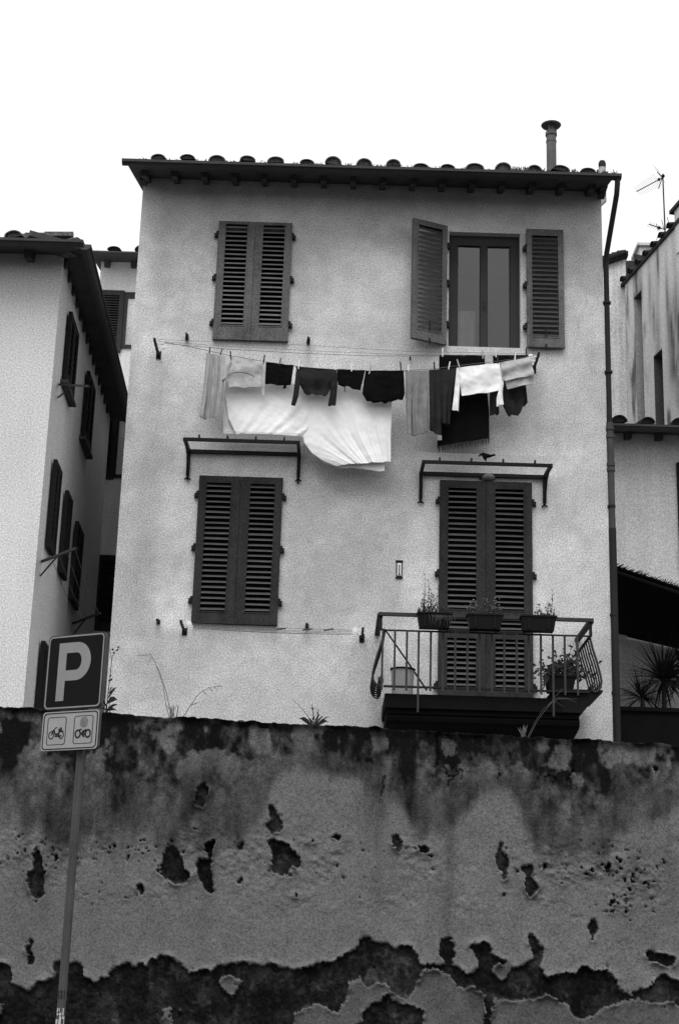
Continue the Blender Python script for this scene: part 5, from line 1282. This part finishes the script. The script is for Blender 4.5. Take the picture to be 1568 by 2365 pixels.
# gridded side wall whose tone carries the streaks
NS, NZ = 160, 220
s_ = np.linspace(nearS, TLn, NS); z_ = np.linspace(TERR, g0_.z, NZ); SS, ZZ = np.meshgrid(s_, z_)
tt = .56*(1+.14*(fbm(SS*1.2, ZZ*1.0, 4, 201)-.5)*2)
strk = sstep(.50, .66, fbm(SS*4.2, ZZ*.7, 5, 205))*sstep(.35, .6, fbm(SS*1.1, ZZ*.8, 3, 207)); tt *= 1-.8*strk
for px, py, ln3, w3, k3 in ((1519, 800, 1.0, .10, .6), (1540, 690, .7, .06, .6), (1548, 780, .8, .16, .55), (1518, 600, .5, .05, .75), (1500, 690, .6, .09, .4), (1562, 740, 1.4, .1, .5), (1478, 668, .4, .10, .6), (1462, 640, .6, .04, .5)):
    p = TPt(px, py); s0 = (p-g0_).dot(td); tt *= 1-k3*np.exp(-((SS-s0)/w3)**2)*np.exp(-((ZZ-p.z)/ln3)**2)*(.5+fbm(SS*9, ZZ*2, 3, 209))
tt = np.clip(tt, .05, .7)
def slot(px0, py0, px1):
    p, q = TPt(px0, py0), TPt(px1, py0+8); return (p-g0_).dot(td), (q-g0_).dot(td), p.z
slots = [slot(1480, 672, 1463), slot(1528, 806, 1508)]
s2 = np.array(sorted(set(list(s_) + [v for sl in slots for v in sl[:2]])))
me = bpy.data.meshes.new('wall'); 
SS, ZZ = np.meshgrid(s2, z_); tt2 = np.stack([np.interp(s2, s_, row) for row in tt])
vv = [tuple(g0_+td*float(s)+V((0, 0, float(z)-g0_.z))-V((g0_.x+1, TY+1, TERR))) for z in z_ for s in s2]; n2 = len(s2); ff = []; tl = list(tt2.ravel())
for j in range(NZ-1):
    for i in range(n2-1):
        sc_ = (s2[i]+s2[i+1])/2; zc = (z_[j]+z_[j+1])/2
        if any(min(sl[0], sl[1]) < sc_ < max(sl[0], sl[1]) and zc < sl[2] for sl in slots): continue
        ff.append((j*n2+i, (j+1)*n2+i, (j+1)*n2+i+1, j*n2+i+1))
org = V((g0_.x+1, TY+1, TERR))
def addq(q, t):
    b = len(vv); vv.extend([tuple(V(p)-org) for p in q]); tl.extend([t]*len(q)); ff.append(tuple(range(b, b+len(q))))
def W(s, o, z): return g0_ + td*s - tn*o + V((0, 0, z-g0_.z))
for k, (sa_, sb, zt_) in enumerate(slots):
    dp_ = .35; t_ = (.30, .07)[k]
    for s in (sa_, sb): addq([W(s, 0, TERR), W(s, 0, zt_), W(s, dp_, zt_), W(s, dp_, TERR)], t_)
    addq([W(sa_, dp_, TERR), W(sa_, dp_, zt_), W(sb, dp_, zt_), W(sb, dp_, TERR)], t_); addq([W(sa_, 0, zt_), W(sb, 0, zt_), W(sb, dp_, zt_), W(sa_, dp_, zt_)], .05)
addq([W(TLn, 0, TERR), W(TLn, 0, g0_.z), W(TLn, 6, g0_.z), W(TLn, 6, TERR)], .5); addq([W(nearS, 0, TERR), W(nearS, 6, TERR), W(nearS, 6, g0_.z), W(nearS, 0, g0_.z)], .5)
me.from_pydata(vv, [], ff); me.materials.append(M['facade']); set_tone(me, np.array(tl)); me.update()
tw_ = link('wall', me, th_); ORG[tw_] = ORG[th_]
rb = MB(); rb.add([W(nearS, -.04, g0_.z-.02), W(TLn+.1, -.04, g0_.z-.02), W(TLn+.1, 4, g0_.z+.9), W(nearS, 4, g0_.z+.9)] + [W(nearS, -.04, g0_.z+.05), W(TLn+.1, -.04, g0_.z+.05), W(TLn+.1, 4, g0_.z+.98), W(nearS, 4, g0_.z+.98)], [(3,2,1,0),(4,5,6,7),(0,1,5,4),(1,2,6,5),(2,3,7,6),(3,0,4,7)])
rft = part('roof', rb, M['tile_dark'], th_)
if 'tile_dark' not in TILES: TILES['tile_dark'] = tile_mesh(M['tile_dark'])
k = 0; s = .05
while s < TLn:
    u = (-tn*-1).normalized()*0; up_ = (-tn*math.cos(.22)*1 + V((0, 0, math.sin(.22)))).normalized(); up_ = (V((-tn.x, -tn.y, 0))*math.cos(.22)+V((0, 0, math.sin(.22)))).normalized()
    xx = up_.cross(V((0, 0, 1))).normalized(); ww = xx.cross(up_); Mr = Matrix.Identity(4)
    for i in range(3): Mr[i][0] = xx[i]; Mr[i][1] = up_[i]; Mr[i][2] = ww[i]
    link('roof_tile', TILES['tile_dark'], rft, Matrix.Translation(W(s, -.07, g0_.z+.04)-org) @ Mr @ Matrix.Diagonal((.8, 1, .6, 1))); s += .34
# upper block that rises at the frame's right edge, and lower gable block behind
pA = TPt(1558, 540); sA = (pA-g0_).dot(td)
ub = MB(); zA = g0_.z; hA = TPt(1556, 492).z-.25
vs = [W(nearS, -.02, zA-.5), W(sA*0-.05, -.02, zA-.5), W(-.05, -.02, hA+.25), W(nearS, -.02, hA+.25), W(nearS, 3, zA-.5), W(-.05, 3, zA-.5), W(-.05, 3, hA+.25), W(nearS, 3, hA+.25)]
ub.add(vs, [(0,1,2,3),(7,6,5,4),(0,4,5,1),(1,5,6,2),(2,6,7,3),(3,7,4,0)])
part('upper_storey', ub, M['plaster_old'], th_)
part('upper_roof', MB().add([W(nearS, -.06, hA+.25), W(.06, -.06, hA+.25), W(.12, 3.2, hA+.25), W(nearS, 3.2, hA+.25), W(nearS, -.06, hA+.31), W(.06, -.06, hA+.31), W(.12, 3.2, hA+.9), W(nearS, 3.2, hA+.9)], [(3,2,1,0),(4,5,6,7),(0,1,5,4),(1,2,6,5),(2,3,7,6),(3,0,4,7)]), M['tile_dark'], th_)
GY = A1.y + .1
gl, gr_ = U(1399, 612, GY), U(1441, 596, GY)
gb = thing('gable_house', 'plain pale house end between the downpipe and the tall stained house', 'house', (gr_.x-.3, GY, TERR))
b = MB(); b.prism([(gl.x-.1, TERR), (gl.x-.1, gl.z-.03), (gr_.x+.02, gr_.z), (gr_.x+.02, TERR)], lambda x, y, d: V((x, d, y)), GY, GY+3); part('wall', b, M['plaster_old'], gb)
rr0 = gl + V((-.15, 0, .0)); rr1 = gr_ + V((.05, 0, .02))
b = MB(); b.prism([(gl.x-.12, gl.z-.05), (gr_.x+.05, gr_.z+.0), (gr_.x+.05, gr_.z+.10), (gl.x-.12, gl.z+.05)], lambda x, y, d: V((x, d, y)), GY-.10, GY+3); rg_ = part('roof', b, M['tile_dark'], gb)
for k in range(4):
    c = (gl+V((-.05, 0, 0))).lerp(gr_, (k+.5)/4); part('roof_tile', MB().tube([V((c.x-.08, GY-.08, c.z+.04)), V((c.x+.06, GY-.08, c.z+.08))], [.075, .06], 8), M['tile_dark'], rg_, 50)
c0_, c1_ = U(1476, 563, GY+.6), U(1512, 640, GY+.6)
ch = thing('chimney_stack', 'square rendered chimney behind the stained gable at the right', 'chimney', (c0_.x+.3, GY+.8, c1_.z-1))
part('stack', MB().box((c0_.x, GY+.6, c1_.z-1.5), (c0_.x+.55, GY+1.1, c0_.z-.05)), M['plaster_grey'], ch); part('cap', MB().box((c0_.x-.05, GY+.54, c0_.z-.05), (c0_.x+.6, GY+1.16, c0_.z)), M['plaster_grey'], ch)
gx0, gx1 = U(1441, 592, GY+.4), U(1472, 588, GY+.4)
part('roof_back', MB().add([(gx0.x, GY+.3, gx0.z-1.1), (gx1.x+.3, GY+.3, gx0.z-1.1), (gx1.x+.3, GY+.5, gx1.z), (gx1.x-.06, GY+.5, gx1.z+.07), (gx0.x+.2, GY+.5, gx0.z-.02), (gx0.x, GY+.5, gx0.z-.04)] + [(gx0.x, GY+3, gx0.z-1.1), (gx1.x+.3, GY+3, gx0.z-1.1)], [(0,1,2,3,4,5), (0,6,7,1)]), M['tile_dark'], gb)

# aerial
AY = TY+1.2
def AZ(zx, zy, dY=0): return U((1900+zx/7.886)/1.32334, (500+zy/7.886)/1.32334, AY+dY)
an = thing('tv_aerial', 'thin television aerial mast on the stained roof at the right', 'aerial', tuple(AZ(1035, 1680)))
part('mast', MB().tube([AZ(1040, 1900), AZ(1035, 1680), AZ(980, 320)], [.014, .013, .011], 6), M['iron'], an)
b = MB(); p, q = AZ(350, 672, -.5), AZ(960, 345, 0); b.tube([p, q], .009, 5); ax = (q-p).normalized()
for k in range(14):
    c = p.lerp(q, .03+.062*k); v = V((.45, -.1, -.75)).normalized()*(.10+.004*k); b.tube([c-v, c+v], .0018, 4)
b.lathe(p.lerp(q, .88), [(.01, -.03), (.03, 0), (.01, .03)], 8); b.lathe(AZ(985, 300), [(.01, -.04), (.035, 0), (.01, .04)], 8)
part('yagi', b, M['iron'], an)
b = MB(); c = AZ(970, 330); b.tube([c, AZ(845, 200)], .008, 5); b.tube([c, AZ(875, 605)], .008, 5)
for k in range(6):
    for e0_, e1_ in ((AZ(845, 200), c), (c, AZ(875, 605))):
        m0 = e0_.lerp(e1_, k/6); v = V((.55, .6, -.5)).normalized()*.16; b.tube([m0-v, m0+v], .0008, 4)
part('reflector', b, M['iron_grey'], an)
b = MB(); p, q = AZ(645, 1462), AZ(1050, 1600); b.tube([p, q], .009, 5)
for k in range(7):
    c = p.lerp(q, k/8); v = V((.3, .3, .45)).normalized()*.09; b.tube([c-v, c+v], .003, 4)
b.lathe(AZ(890, 1550), [(.01, -.03), (.035, 0), (.01, .03)], 8)
for e0_, e1_ in (((825, 1445), (870, 1620)), ((950, 1355), (1010, 1590)), ((1080, 1290), (1135, 1460)), ((870, 1690), (830, 1840)), ((990, 1650), (960, 1780))): b.tube([AZ(*e0_), AZ(*e1_)], .005, 4)
part('lower_yagi', b, M['iron'], an)
